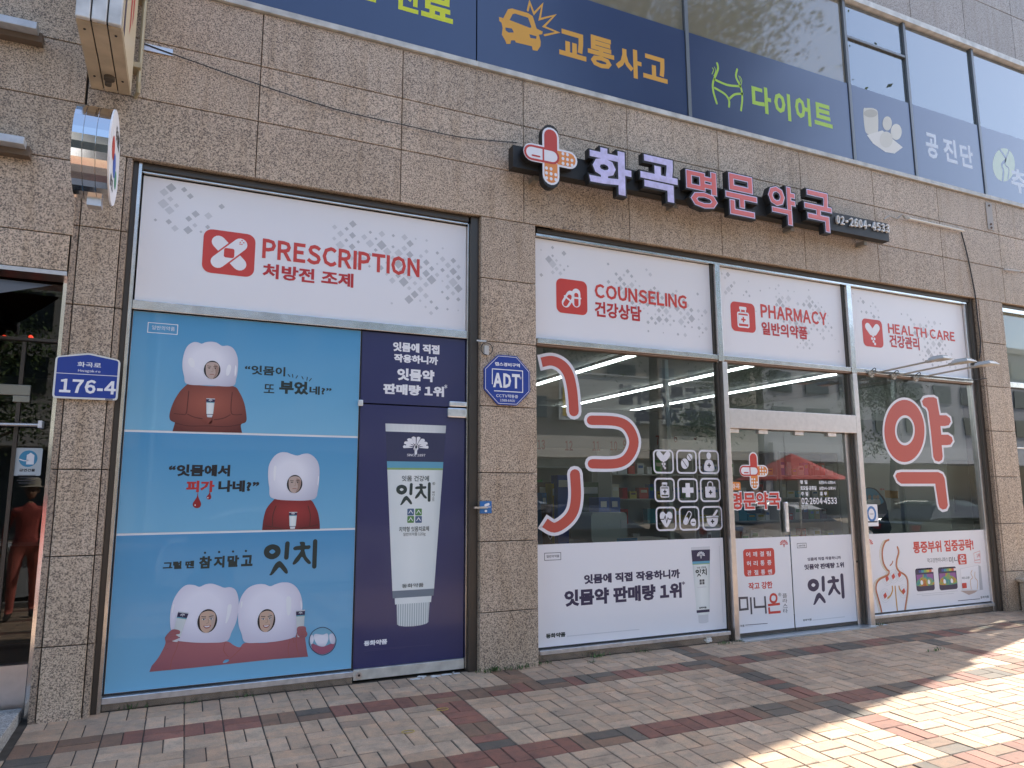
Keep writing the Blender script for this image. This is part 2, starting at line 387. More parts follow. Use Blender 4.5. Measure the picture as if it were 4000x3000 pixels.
band5 = {2: 'BN', 3: 'BN', 4: 'RR', 5: 'RR', 6: 'RR', 7: 'RB', 8: 'GB', 9: 'GR', 10: 'RR', 11: 'RR', 12: 'RR', 13: 'RB', 14: 'GG', 15: 'BB', 16: 'BG', 17: 'RR', 18: 'RR', 19: 'GB', 20: 'GG', 21: 'RR'}
def btype(n, r, k):
    rr = random.Random(n * 977 + r * 31 + k * 7)
    code = None
    if r % 5 == 0 and r >= 0:
        d = band0 if r == 0 else band5 if r == 5 else {}
        code = d.get(n); code = code[k] if code else rr.choice('RRBGN')
    elif (n % 11 == 5):
        if r > 0: code = {5: 'RRBR', 16: 'BGRR'}.get(n, 'GBRB')[(r - 1) % 4] if k == 0 or rr.random() < .7 else rr.choice('RBG')
        elif n == 16: code = 'B' if k else 'G'
    elif n == 8 and r in (-1, -2): code = 'N'
    if code is None:
        return rr.choice(BT)
    return rr.choice({'R': BR, 'B': BB, 'G': BG, 'N': BB}[code])
def brick_mesh(w, d, seed):
    rr = random.Random(seed); c = .004; h = .06; j = lambda: rr.uniform(-.0015, .0015)
    x, y = w / 2, d / 2; t = [rr.uniform(-.001, .001) for _ in range(4)]
    v = [(-x, -y, -h), (x, -y, -h), (x, y, -h), (-x, y, -h), (-x + j(), -y + j(), -c), (x + j(), -y + j(), -c), (x + j(), y + j(), -c), (-x + j(), y + j(), -c),
         (-x + c + j(), -y + c + j(), t[0]), (x - c + j(), -y + c + j(), t[1]), (x - c + j(), y - c + j(), t[2]), (-x + c + j(), y - c + j(), t[3])]
    f = [(0, 1, 5, 4), (1, 2, 6, 5), (2, 3, 7, 6), (3, 0, 4, 7), (4, 5, 9, 8), (5, 6, 10, 9), (6, 7, 11, 10), (7, 4, 8, 11), (8, 9, 10, 11)]
    return v, f
def in_view(p, m=.04):
    d = p - CAM; z = d.dot(FW)
    if z < .3: return None
    u = d.dot(RX) / z * F / 4000; v = d.dot(DN) / z * F / 4000
    return z if abs(u) < .5 + m and abs(v) < .375 + m else None
bricks = []
for n in range(-24, 70):
    for r in range(-6, 27):
        cx, cy = G0x + (n + .5) * GS, G0y - (r + .5) * GS
        if cy > .16: continue
        if cx < -1.25 and cy > -.62 and cx > -3.2: continue         # the stone step
        for k in (0, 1):
            if (n + r) % 2 == 0: x, y, w, d = cx + (k - .5) * GS / 2, cy, GS / 2 - .006, GS - .006
            else: x, y, w, d = cx, cy + (.5 - k) * GS / 2, GS - .006, GS / 2 - .006
            if r == 4 and n == 1 and k == 0: pass
            z = in_view(Vector((x, y, SLOPE * y)))
            bricks.append((z if z else 1e3, x, y, w, d, btype(n, r, k), (n * 7 + r * 3 + k) % 6))
bricks.sort(key=lambda b: b[0])
meshes = {}
for i, (z, x, y, w, d, m, sd_) in enumerate(bricks[:300]):
    key = (round(w, 3), m.name, sd_)
    rr = random.Random(i)
    if key not in meshes:
        v, f = brick_mesh(w, d, sd_); me = bpy.data.meshes.new('brick'); me.from_pydata(v, [], f); me.materials.append(m); meshes[key] = me
    o = bpy.data.objects.new('brick', meshes[key]); COL.objects.link(o); o.parent = pave
    o.location = (x, y, rr.uniform(-.0022, .0018)); o.rotation_euler = (rr.uniform(-.006, .006), rr.uniform(-.006, .006), rr.uniform(-.008, .008))
rest = MB(); mi = []
for i, (z, x, y, w, d, m, sd_) in enumerate(bricks[300:]):
    rr = random.Random(i + 9000)
    v, f = brick_mesh(w, d, sd_); dz = rr.uniform(-.0022, .0018); a = rr.uniform(-.008, .008)
    rest.add([(x + p[0] - p[1] * a, y + p[1] + p[0] * a, p[2] + dz) for p in v], f); mi += [ALLB.index(m)] * len(f)
o = rest.build('far_bricks', ALLB, pave); o['kind'] = 'stuff'
o.data.polygons.foreach_set('material_index', mi); o.data.update()
# kerb, road and far pavement
KZ = SLOPE * -7.4
ker = bpy.data.objects.new('kerb', None); COL.objects.link(ker); ker['kind'] = 'structure'
KST = granite('kerb_stone', (.42, .41, .40), (.2, .2, .2), .7)
for i in range(34):
    bx('kerb_stone', -9 + i * 1.0, -8.01 + i * 1.0, -7.56, -7.41, KZ - .25, KZ + .005, KST, ker, .0)
ASPH = mat('asphalt', (.052, .052, .055), .9, var=.25, vscale=5, bump=.4, bscale=120)
road = bx('road', -60, 80, -19, -7.57, KZ - .4, KZ - .14, ASPH); road['kind'] = 'structure'
mb = MB()
for i in range(-8, 12): mb.box(i * 6, i * 6 + 3, -13.4, -13.25, KZ - .1395, KZ - .136)
o = mb.build('lane_marking', mat('road_paint', (.75, .75, .72), .7)); o['kind'] = 'structure'
gnd = bx('ground', -200, 200, -200, 120, KZ - .6, KZ - .401, mat('far_ground', (.2, .18, .16), .9)); gnd['kind'] = 'structure'
fp = bx('far_pavement', -60, 80, -24.5, -19.01, KZ - .4, KZ, mat('far_paving', (.32, .27, .22), .85, var=.15, vscale=2)); fp['kind'] = 'structure'

# stone step at the far left
st = thing('stone_step', 'pale granite step at the foot of the left shop door', 'step', (-2.2, -.2, 0))
bx('step_slab', -3.2, -1.262, -.6, .14, -.06, .075, granite('step_granite', (.55, .54, .52), (.3, .3, .3), .7), st, bev=.006)

# ================================================================== THE BUILDING
bld = thing('commercial_building', 'tan speckled granite clad commercial building housing the pharmacy', 'building', (0, 0, 0))
XS = [-1.19, 0, 1.186, 2.372, 3.546, 4.722, 5.926, 7.129, 8.329, 9.544, 10.75, 11.5]
ZS = [3.958, 4.442, 4.923, 5.395]
gap = .0035
PM = {}
def panel(x0, x1, z0, z1, m=GR, y=0.0, th=.03):
    w, h = round(x1 - x0, 3), round(z1 - z0, 3)
    k = (w, h, m.name, th)
    if k not in PM:
        b = MB(); b.box(gap, w - gap, 0, th, gap, h - gap, .003); me = bpy.data.meshes.new('stone_panel'); me.from_pydata(b.v, [], b.f); me.materials.append(m); PM[k] = me
    o = bpy.data.objects.new('stone_panel', PM[k]); COL.objects.link(o); o.parent = bld; o.location = (x0, y, z0); return o
for i in range(len(XS) - 1):
    for j in range(3): panel(XS[i], XS[i + 1], ZS[j], ZS[j + 1])
for z0, z1 in ((3.30, 3.858), (3.858, 4.31), (4.31, 4.767), (4.767, 5.395)):
    panel(-2.45, -1.20, z0, z1); panel(-3.7, -2.45, z0, z1); panel(-4.9, -3.7, z0, z1)
# columns: rows 0..7
CZ = [-.06, .474, 1.059, 1.643, 2.224, 2.802, 3.381, 3.958]
for j in range(7):
    panel(-1.165, -.905, CZ[j], CZ[j + 1]); panel(1.94, 2.492, CZ[j], CZ[j + 1]); panel(8.965, 9.46, CZ[j], CZ[j + 1])
# narrow corner strips beside the outer columns, set back a little
for j in range(7):
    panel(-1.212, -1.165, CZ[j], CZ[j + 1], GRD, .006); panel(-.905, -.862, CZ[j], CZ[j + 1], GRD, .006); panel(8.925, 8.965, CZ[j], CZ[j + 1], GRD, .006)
# reveals (sides of the openings)
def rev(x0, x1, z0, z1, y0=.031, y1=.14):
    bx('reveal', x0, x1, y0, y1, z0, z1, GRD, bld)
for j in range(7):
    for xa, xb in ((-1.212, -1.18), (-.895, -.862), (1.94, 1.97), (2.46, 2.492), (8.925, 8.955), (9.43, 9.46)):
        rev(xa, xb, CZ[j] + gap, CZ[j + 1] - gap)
for i in range(12):
    a = -.86 + i * 1.19
    if a < 8.9: 
        for xa, xb in (((max(a, -.86), min(a + 1.186, 1.94)),) if a < 1.9 else ((max(a, 2.492), min(a + 1.186, 8.925)),)):
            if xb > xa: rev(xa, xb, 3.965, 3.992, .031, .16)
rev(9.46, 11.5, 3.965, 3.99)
# backing and body of the building
def body(x0, x1, y0, y1, z0, z1, m=CONC, name='wall'): return bx(name, x0, x1, y0, y1, z0, z1, m, bld)
body(-12, 11.47, .031, .28, 3.993, 5.39, BACK); body(-1.18, -.895, .031, .34, -.06, 3.992, BACK); body(1.97, 2.46, .031, .34, -.06, 3.992, BACK); body(8.955, 9.43, .031, .34, -.06, 3.992, BACK)
body(-12, -3.3, .0, .28, -.1, 5.39, CONC)
body(-12, 11.5, .3, 14, 5.2, 34, CONC, 'upper_floors'); body(-12, 11.5, 9.4, 14, -.1, 5.19, CONC, 'rear_wall'); body(11.3, 11.5, .62, 9.39, -.1, 5.19, CONC, 'side_wall'); body(11.3, 11.5, .03, .619, 3.96, 5.19, CONC, 'side_wall'); body(11.3, 11.5, .03, .619, -.1, 2.84, CONC, 'side_wall'); body(11.3, 11.5, .03, .20, 2.841, 3.959, CONC, 'side_wall'); body(11.3, 11.5, .325, .40, 2.841, 3.959, CONC, 'side_wall'); body(11.3, 11.5, .51, .619, 2.841, 3.959, CONC, 'side_wall'); body(11.32, 11.52, -.075, .25, 5.12, 34, CONC, 'added_shadow_trim'); body(-12, -11.7, .35, 9.39, -.1, 5.19, CONC, 'side_wall')  # unseen end wall slotted to pass sun streaks; added trim steps the shadow edge
body(-11.69, 11.29, .35, 9.39, -.1, .0, mat('interior_floor', (.30, .29, .27), .4), 'floor_slab')
body(-1.0, -.9, .35, 9.39, 0, 5.19, WALLIN, 'inner_wall'); body(9.2, 9.3, .35, 9.39, 0, 5.19, WALLIN, 'inner_wall')
body(2.0, 2.1, .36, 9.39, 0, 5.19, WALLIN, 'inner_wall')
body(2.11, 9.19, .36, 9.38, 3.05, 3.15, mat('ceiling_board', (.42, .42, .40), .8, var=.05), 'ceiling')
body(-.89, 1.99, .36, 2, 0, 3.2, BACK, 'inner_room')
# light metal strip under the blue band, band of windows and upper cladding
for a, b in ((-6, 1.9), (1.903, 5.3), (5.303, 8.2), (8.203, 9.4), (9.403, 11.5)):
    bx('ledge_strip', a, b, -.028, .03, 5.398, 5.45, mat('painted_ledge', (.50, .50, .47), .5, var=.25, vscale=8), bld)
SE = [-6, -.55, 1.89, 4.36, 6.85, 7.965, 9.36, 10.8, 11.5]
WG = glass('window_glass_upper', ior=2.9, body=(.10, .12, .12), body_f=.75, wob=.12)
WGT = glass('window_glass_tinted', ior=2.1, rough=.04, body=(.24, .21, .15), body_f=.9, wob=.12)
FR2 = mat('window_frame_grey', (.17, .18, .19), .4, .5)
for i in range(len(SE) - 1):
    a, b = SE[i], SE[i + 1]
    if i not in (2,):
        bx('mullion', a - .022, a + .022, -.012, .06, 5.451, 7.62, FR2, bld)
    zz = [6.47, 7.62] if i != 4 else [6.47, 7.12, 7.62]
    for k in range(len(zz) - 1):
        w = bx('window', a + .03, b - .03, .02, .05, zz[k] + .005, zz[k + 1] - .02, WGT if i in (2, 3) else WG, bld)
    if i == 4:
        bx('window_rail', a + .023, b - .023, -.008, .05, 7.105, 7.135, FR2, bld)
bx('lintel_strip', -6, 11.5, -.045, .06, 7.622, 7.70, mat('painted_ledge_upper', (.62, .62, .60), .5, var=.2, vscale=8), bld)
UPC = granite('upper_panel', (.40, .36, .335), (.26, .235, .22), .5, .40, .50, 60)
for i in range(10):
    for j in range(3):
        panel(.2 + i * 1.13, 1.33 + i * 1.13, 7.705 + j * .72, 8.425 + j * .72, UPC, -.02, .04)
body(-12, 11.49, .061, .29, 5.46, 11.9, mat('dark_behind_glass', (.03, .035, .035), .8), 'wall')
# curtains behind the tinted window
cu = MB()
for i in range(44):
    x = 4.6 + i * .055; cu.box(x, x + .04, .052, .058, 6.49, 7.6)
cu.build('curtain', mat('curtain_cloth', (.35, .31, .22), .9), bld)

# blue band of window films, one film per window bay
def film(x0, x1, label):
    t = thing('window_film', label, 'window film', ((x0 + x1) / 2, .0, 5.45), 'blue clinic advertising films across the upper windows')
    bx('film_sheet', x0 + .003, x1 - .003, .0, .018, 5.452, 6.468, BLUEUP, t)
    return t, Art(t, .0)
YEL = mat('yellow_print', (.62, .66, .015), .4); AMB = mat('amber_print', (.66, .33, .035), .4); GRN = mat('lime_print', (.38, .58, .05), .4); PALE = mat('pale_print', (.60, .58, .50), .4); PWH = mat('pale_blue_print', (.58, .64, .72), .4)
film(-.55, 1.885, 'plain dark blue window film with yellow Korean letters cut off by the photo edge')[0]
fa = [o for o in COL.objects if o.name.startswith('window_film')][0]
A = Art(fa, .0)
_b = box_d(cL, 0, 470, 180, 648, 400)
for ch, xa, xb, yb in (('야', 560, 720, 0), ('간', 790, 960, 40), ('진', 1055, 1217, 110), ('료', 1235, 1442, 155)):
    A.text('lettering', ch, (at(*cK(xa, yb), 0)[0], _b[1], at(*cK(xb, yb), 0)[0], _b[3]), YEL, .035)
A.flush()
t, A = film(1.892, 4.335, 'blue window film with an amber crashed car and amber Korean letters')
P = lambda l: pts(cL, 0, l)
A.loops('car_pictogram', [P([(95, 145), (140, 60), (165, 55), (270, 85), (300, 105), (325, 185), (365, 205), (362, 222), (340, 225), (352, 270), (350, 300), (330, 330), (300, 325), (295, 300), (190, 275), (185, 262), (160, 262), (155, 285), (130, 285), (122, 262), (100, 225), (105, 180), (98, 148), (83, 135), (82, 110), (108, 118)]),
    P([(150, 130), (170, 92), (185, 88), (270, 115), (292, 175), (285, 182)][::-1]), P([(122, 178), (165, 185), (178, 210), (145, 212), (125, 198)][::-1]), P([(278, 222), (325, 235), (322, 252), (285, 246)][::-1])], AMB)
A.rib('burst', P([(268, 68), (280, 15), (308, 88), (362, 30), (345, 125), (442, 100), (372, 172), (462, 210), (378, 228)]), .022, AMB)
A.text('lettering', '교', box_d(cL, 0, 470, 180, 648, 400), AMB, .03); A.text('lettering', '통', box_d(cL, 0, 655, 215, 830, 465), AMB, .03)
A.text('lettering', '사', box_d(cL, 0, 835, 285, 1008, 520), AMB, .03); A.text('lettering', '고', box_d(cL, 0, 1012, 340, 1175, 545), AMB, .03); A.flush()
t, A = film(4.385, 6.825, 'blue window film with a lime green waist outline and four Korean letters')
for l in ([(1495, 410), (1500, 450), (1470, 530), (1470, 590), (1493, 670)], [(1625, 450), (1618, 500), (1650, 570), (1658, 640), (1650, 715)], [(1478, 515), (1560, 550), (1645, 560)], [(1480, 570), (1545, 610), (1572, 650), (1572, 692)], [(1575, 640), (1610, 612), (1660, 608)]):
    A.rib('waist_outline', cr(P(l)), .026, GRN)
for l in ([(1465, 440), (1472, 455), (1462, 480)], [(1478, 435), (1486, 460), (1474, 492)], [(1642, 495), (1655, 520), (1650, 550)], [(1635, 492), (1645, 520), (1640, 540)]):
    A.rib('waist_outline', cr(P(l)), .009, GRN)
Q = lambda l: pts(cM, 0, l)
A.text('lettering', '다', box_d(cL, 0, 1716, 540, 1850, 748), GRN, .03); A.text('lettering', '이', box_d(cM, 0, 35, 582, 152, 788), GRN, .03)
A.text('lettering', '어', box_d(cM, 0, 170, 612, 282, 822), GRN, .03); A.text('lettering', '트', box_d(cM, 0, 293, 655, 420, 835), GRN, .03); A.flush()
t, A = film(6.875, 7.94, 'blue window film showing a pale bottle and three round pills')
A.poly('bottle', cr(Q([(618, 715), (640, 700), (690, 705), (712, 735), (712, 860), (690, 880), (650, 870), (628, 840)]), True), PALE)
A.poly('bottle', Q(ell(665, 735, 44, 26)), mat('tan_print', (.42, .40, .33), .4), 2)
for e in ((772, 800, 30, 46), (830, 855, 36, 52), (765, 905, 42, 52)): A.poly('pill', Q(ell(*e)), PALE if e[0] != 830 else mat('pale_print2', (.66, .64, .56), .4), 3)
A.poly('wrapper', Q([(640, 875), (740, 845), (873, 955), (820, 995), (760, 985), (680, 930)]), mat('cream_print', (.70, .68, .62), .4), 2); A.flush()
t, A = film(7.99, 9.335, 'blue window film with three pale Korean letters beside the pill picture')
A.text('lettering', '공', box_d(cM, 0, 1015, 852, 1110, 1038), PWH, .03); A.text('lettering', '진', box_d(cM, 0, 1128, 885, 1230, 1065), PWH, .03); A.text('lettering', '단', box_d(cM, 0, 1238, 925, 1335, 1098), PWH, .03); A.flush()
t, A = film(9.385, 10.78, 'blue window film with a round bone joint emblem, cut off by the right edge')
A.poly('emblem', Q(ell(1528, 1068, 72, 108)), mat('pale_green_print', (.55, .66, .55), .4)); 
A.rib('emblem_bone', cr(Q([(1500, 965), (1540, 1030), (1515, 1065), (1525, 1110), (1520, 1170)])), .035, BLUEUP, 2); A.rib('emblem_bone', cr(Q([(1560, 975), (1535, 1060), (1560, 1095), (1555, 1160)])), .02, BLUEUP, 2)
A.text('lettering', '추나', (9.96, 5.62, 10.7, 5.98), PWH, .03); A.flush()
film(1e-9 - 2.9, -.556, 'dark blue window film at the far left, above the projecting box sign')

# ================================================================== SHOP FRONTS
Y0 = .12                       # face of the films and panes
GLS = glass('shop_glass', tint=(.70, .77, .73), ior=2.0, wob=.05)
GLD = glass('dark_shop_glass', tint=(.30, .33, .31), ior=1.5, wob=.05)
def frame_bar(x0, x1, z0, z1, m=STEEL, y0=.07, y1=.16, p=None, name='frame'):
    return bx(name, x0, x1, y0, y1, z0, z1, m, p, bev=.003)
sfl = thing('left_shopfront'.replace('left_', ''), 'steel framed shopfront of the left bay, covered in posters', 'shopfront', (.5, .1, 0))
frame_bar(-.861, -.826, -.02, 3.96, DARKM, .06, .16, sfl); frame_bar(-.825, -.80, -.02, 3.96, STEEL, .05, .16, sfl); frame_bar(1.862, 1.938, -.02, 3.96, DARKM, .05, .16, sfl); frame_bar(1.846, 1.861, .02, 3.9, STEEL, .085, .15, sfl)
frame_bar(-.799, 1.845, 3.908, 3.96, DARKM, .06, .16, sfl); frame_bar(-.799, 1.845, 3.890, 3.906, STEEL, .085, .16, sfl)
frame_bar(-.799, 1.845, 2.828, 2.897, STEEL, .085, .16, sfl, 'transom')
frame_bar(-.799, .911, .058, .10, ALU, .065, .16, sfl, 'sill'); frame_bar(-.799, .911, -.03, .056, PLINTH, .10, .16, sfl, 'plinth')
frame_bar(-.799, -.793, .101, 2.826, GASKET, .112, .16, sfl, 'gasket'); frame_bar(.908, .9135, .06, 2.826, GASKET, .112, .16, sfl, 'gasket'); frame_bar(-.792, .907, .1005, .112, GASKET, .112, .16, sfl, 'gasket')
sfr = thing('shopfront', 'steel framed glass shopfront of the right bay with three window fields', 'shopfront', (5.7, .1, 0))
frame_bar(2.4925, 2.535, -.02, 3.963, STEEL, .105, .16, sfr); frame_bar(8.865, 8.924, -.02, 3.963, DARKM, .05, .16, sfr); frame_bar(8.80, 8.864, -.02, 3.9, STEELB, .09, .16, sfr)
frame_bar(2.536, 8.86, 3.914, 3.963, DARKM, .06, .16, sfr); frame_bar(2.536, 8.86, 3.885, 3.912, STEEL, .075, .16, sfr)
for xa, xb in ((2.536, 4.654), (4.722, 6.609), (6.686, 8.80)):
    frame_bar(xa, xb, 2.842, 2.893, STEEL, .065, .16, sfr, 'transom'); frame_bar(xa, xb, 2.822, 2.8405, mat('bronze_rail', (.25, .16, .11), .4, .5), .075, .16, sfr, 'transom')
for xa, xb in ((4.655, 4.72), (6.61, 6.685)): frame_bar(xa, xb, 2.825, 3.884, STEEL, .055, .16, sfr, 'mullion'); frame_bar(xa - .022, xa - .001, 2.9, 3.884, DARKM, .10, .16, sfr, 'mullion')
for xa, xb in ((4.69, 4.752), (6.60, 6.67)): frame_bar(xa, xb, -.03, 2.82, STEELB, .045, .16, sfr, 'mullion'); frame_bar(xa - .03, xa - .001, .0, 2.82, DARKM, .10, .16, sfr, 'mullion')
for xa, xb in ((2.536, 4.655), (6.672, 8.80)):
    frame_bar(xa, xb, .068, .104, ALU, .065, .16, sfr, 'sill'); frame_bar(xa, xb, -.03, .066, PLINTH, .095, .16, sfr, 'plinth'); frame_bar(xa, xb, .105, .117, GASKET, .112, .16, sfr, 'gasket')
frame_bar(4.753, 6.599, 2.126, 2.33, STEELB, .045, .20, sfr, 'door_head')
bx('threshold', 4.753, 6.599, -.02, .3, -.03, .012, mat('threshold_steel', (.55, .6, .64), .35, .8, var=.1), sfr)
# panes
def pane(x0, x1, z0, z1, y=.125, m=GLS, p=None, name='window_pane'): return mk(name, [(x0, y, z0), (x1, y, z0), (x1, y, z1), (x0, y, z1)], [(0, 1, 2, 3)], m, p)
pane(2.536, 4.66, 1.01, 2.82, p=sfr); pane(4.753, 6.57, 2.332, 2.82, p=sfr); pane(6.672, 8.80, .98, 2.82, p=sfr)
bx('back_of_films', 2.54, 8.86, .135, .15, 2.9, 3.88, BACK, sfr)
# inner glazing bars and partition seen through the glass
for x in (4.02,): frame_bar(x, x + .045, 1.0, 2.81, mat('pale_inner_frame', (.45, .5, .5), .4, .5), .14, .19, sfr, 'inner_mullion')
frame_bar(4.07, 4.65, 2.03, 2.30, mat('frosted_strip', (.30, .33, .32), .6), .14, .145, sfr, 'frosted_strip')
frame_bar(6.69, 7.4, 2.05, 2.30, MATS['frosted_strip'], .14, .145, sfr, 'frosted_strip'); frame_bar(7.41, 7.45, .99, 2.81, MATS['pale_inner_frame'], .14, .19, sfr, 'inner_mullion')
# sliding doors
dl = thing('sliding_door', 'left leaf of the glass sliding door, red and white poster on its foot', 'door', (5.2, .15, 0))
dr = thing('sliding_door', 'right leaf of the glass sliding door, behind the opening hours', 'door', (6.1, .15, 0))
for dd, xa, xb in ((dl, 4.756, 5.580), (dr, 5.59, 6.50)):
    pane(xa, xb, .99, 2.12, .15, GLS, dd, 'pane'); bx('bottom_rail', xa, xb, .14, .16, .02, .05, DARKM, dd)
frame_bar(6.502, 6.598, .012, 2.125, STEELB, .13, .17, dr, 'stile'); bx('lock', 6.54, 6.552, .12, .13, .68, .70, BLACKP, dr)
for k, x in enumerate((4.80, 5.20, 5.72, 6.22)): bx('clamp', x, x + .13, .115, .165, 2.085, 2.124, ALU, dl if k < 2 else dr, bev=.004)
bx('pull_handle', 5.50, 5.545, .10, .128, 1.04, 1.36, ALU, dl, bev=.008)
# navy door
nd = thing('shop_door', 'narrow side door wrapped in a navy toothpaste poster', 'door', (1.38, .12, 0))
bx('door_leaf', .918, 1.842, Y0, .15, .105, 2.203, NAVYF, nd); bx('over_panel', .918, 1.842, Y0, .15, 2.215, 2.822, NAVYF, nd)
kp = bx('kick_rail', .918, 1.842, .10, .16, .022, .102, mat('worn_aluminium', (.62, .62, .58), .4, .5, var=.2, vscale=10), nd, bev=.003)
b = MB(); b.tube([(.962, .094, .06), (.962, .100, .06)], .024, 20); b.build('floor_lock', STEELB, nd); b = MB(); b.tube([(.962, .091, .06), (.962, .094, .06)], .009, 14); b.build('keyhole', BLACKP, nd)
xh, zh = at(*cC(540, 428), .1)
bx('hinge_clamp', 1.69, 1.85, .09, .118, 2.216, 2.262, ALU, nd, bev=.008); bx('hinge_clamp', 1.675, 1.85, .09, .118, 2.12, 2.205, ALU, nd, bev=.01)
bx('pivot_clip', .895, .935, .095, .118, 2.185, 2.235, ALU, nd, bev=.004)
bx('door_back', -.79, 1.84, .19, .2, .0, 3.9, BACK, sfl)

def sheet(name, label, cat, x0, x1, z0, z1, m, group=None, y=Y0, th=.01, part='sheet'):
    t = thing(name, label, cat, ((x0 + x1) / 2, y, z0), group); bx(part, x0, x1, y, y + th, z0, z1, m, t); return t, Art(t, y)
def sprinkle(A, seeds, n, spread, y, seed, xr, zr, mats=(LGREY, MGREY)):
    rr = random.Random(seed); seen = set(); dx, dz = spread * .92, spread * .92
    for cx, cz in seeds:
        for i in range(int(n * 4)):
            u = int(round(rr.gauss(0, 2.6))); v = int(round(rr.gauss(0, 1.4)))
            # the squares run along falling diagonals of a 45 degree lattice
            gx, gz_ = round(cx / dx) + u + v, round(cz / dz) + v - u
            if (gx + gz_) % 2: gx += 1
            if (gx, gz_) in seen: continue
            seen.add((gx, gz_)); x, z = gx * dx, gz_ * dz
            s = spread * rr.choice((.28, .34, .42, .5, .5, .66, .82)) * max(.4, 1.15 - (abs(u) + abs(v)) * .08)
            if not (xr[0] + s < x < xr[1] - s and zr[0] + s < z < zr[1] - s): continue
            A.poly('printed_squares', [(x - s, z), (x, z + s), (x + s, z), (x, z - s)], rr.choice(mats), 1)
G4 = 'white heading panels above the windows'
# --- PRESCRIPTION
t, A = sheet('heading_sign', 'white panel reading PRESCRIPTION with a red plaster emblem', 'sign', -.79, 1.843, 2.904, 3.882, WHITE, G4)
sprinkle(A, [(-.55, 3.70)], 9, .05, Y0, 1, (-.77, 1.82), (2.95, 3.86)); sprinkle(A, [(.75, 3.60), (1.35, 3.3), (1.15, 3.5), (1.6, 3.45)], 16, .055, Y0, 4, (.6, 1.82), (2.95, 3.80)); 
def tile(A, bb, m=RED): 
    A.poly('emblem', rrect(*bb, (bb[2] - bb[0]) * .17), m, 3)
def cap(cx, cz, L, w, a):           # capsule outline
    o = []; ca, sa = math.cos(a), math.sin(a)
    for s in (1, -1):
        for i in range(9):
            q = -math.pi / 2 + math.pi * i / 8 + (math.pi if s < 0 else 0)
            x = s * (L - w) / 2 + w / 2 * math.cos(q); z = w / 2 * math.sin(q); o.append((cx + x * ca - z * sa, cz + x * sa + z * ca))
    return o
bb = box_d(cO, Y0, 441, 493, 548, 600); tile(A, bb); cx, cz, s = (bb[0] + bb[2]) / 2, (bb[1] + bb[3]) / 2, bb[2] - bb[0]
A.poly('emblem_mark', cap(cx, cz, s * .86, s * .27, -math.pi / 4), WHITEP, 4); A.poly('emblem_mark', cap(cx, cz, s * .92, s * .33, math.pi / 4), RED, 5)
A.poly('emblem_mark', cap(cx, cz, s * .86, s * .27, math.pi / 4), WHITEP, 6); A.poly('emblem_mark', rrect(cx - s * .1, cz - s * .1, cx + s * .1, cz + s * .1, s * .04), RED, 7)
for i in range(5): A.poly('emblem_mark', ell(cx + s * (.2 + .035 * (i % 3)), cz + s * (.22 + .04 * (i // 2)), s * .014, s * .014, 8), RED, 7)
A.text('lettering', 'PRESCRIPTION', box_d(cO, Y0, 568, 514, 906, 600), RED, .035, 3); 
A.text('lettering', '처방전 조제', box_d(cO, Y0, 568, 568, 763, 622), DRED, .035, 3)
A.flush()
# --- COUNSELING
t, A = sheet('heading_sign', 'white panel reading COUNSELING with a red two capsule emblem', 'sign', 2.54, 4.63, 2.90, 3.88, WHITE, G4)
sprinkle(A, [(2.75, 3.65)], 6, .045, Y0, 5, (2.56, 4.6), (2.95, 3.85)); sprinkle(A, [(3.9, 3.35), (4.3, 3.3), (3.6, 3.45)], 15, .05, Y0, 6, (3.3, 4.61), (2.95, 3.8))
bb = box_d(cO, Y0, 1201, 600, 1269, 682); tile(A, bb); cx, cz, s = (bb[0] + bb[2]) / 2, (bb[1] + bb[3]) / 2, bb[2] - bb[0]
for u, v, a, l in ((-.12, -.08, 1.0, 5), (.14, -.02, 1.57, 4)):
    A.poly('emblem_mark', cap(cx + s * u, cz + s * v, s * .55, s * .27, a), WHITEP, l + 1); A.poly('emblem_mark', cap(cx + s * u - s * .05 * math.cos(a), cz + s * v - s * .05 * math.sin(a), s * .4, s * .14, a), RED, l + 2)
    A.rib('emblem_mark', [(cx + s * (u + .14 * math.sin(a)), cz + s * (v - .14 * math.cos(a))), (cx + s * (u - .14 * math.sin(a)), cz + s * (v + .14 * math.cos(a)))], s * .05, WHITEP, l + 3)
A.text('lettering', 'COUNSELING', box_d(cO, Y0, 1284, 612, 1484, 668), RED, .035, 3); A.text('lettering', '건강상담', box_d(cO, Y0, 1284, 650, 1386, 695), DRED, .035, 3); A.flush()
# --- PHARMACY
t, A = sheet('heading_sign', 'white panel reading PHARMACY with a red medicine bottle emblem', 'sign', 4.724, 6.585, 2.90, 3.88, WHITE, G4)
sprinkle(A, [(4.95, 3.65)], 5, .045, Y0, 8, (4.75, 6.5), (2.95, 3.85)); sprinkle(A, [(5.6, 3.55), (6.1, 3.5), (5.9, 3.3)], 14, .05, Y0, 9, (5.2, 6.57), (2.95, 3.8))
def bottle(A, cx, cz, s, m, m2, l, nm='emblem_mark'):
    A.poly(nm, rrect(cx - s * .15, cz + s * .24, cx + s * .15, cz + s * .34, s * .03), m, l)
    A.rib(nm, rrect(cx - s * .22, cz - s * .32, cx + s * .22, cz + s * .14, s * .05), s * .05, m, l, True); A.rib(nm, [(cx - s * .1, cz + s * .23), (cx - s * .1, cz + s * .16)], s * .045, m, l); A.rib(nm, [(cx + s * .1, cz + s * .23), (cx + s * .1, cz + s * .16)], s * .045, m, l)
    A.poly(nm, [(cx - s * .19, cz - s * .22), (cx + s * .19, cz - s * .22), (cx + s * .19, cz + s * .06), (cx - s * .19, cz + s * .06)], m, l + 1)
    plus(A, cx, cz - s * .08, s * .09, m2, l + 2, nm)
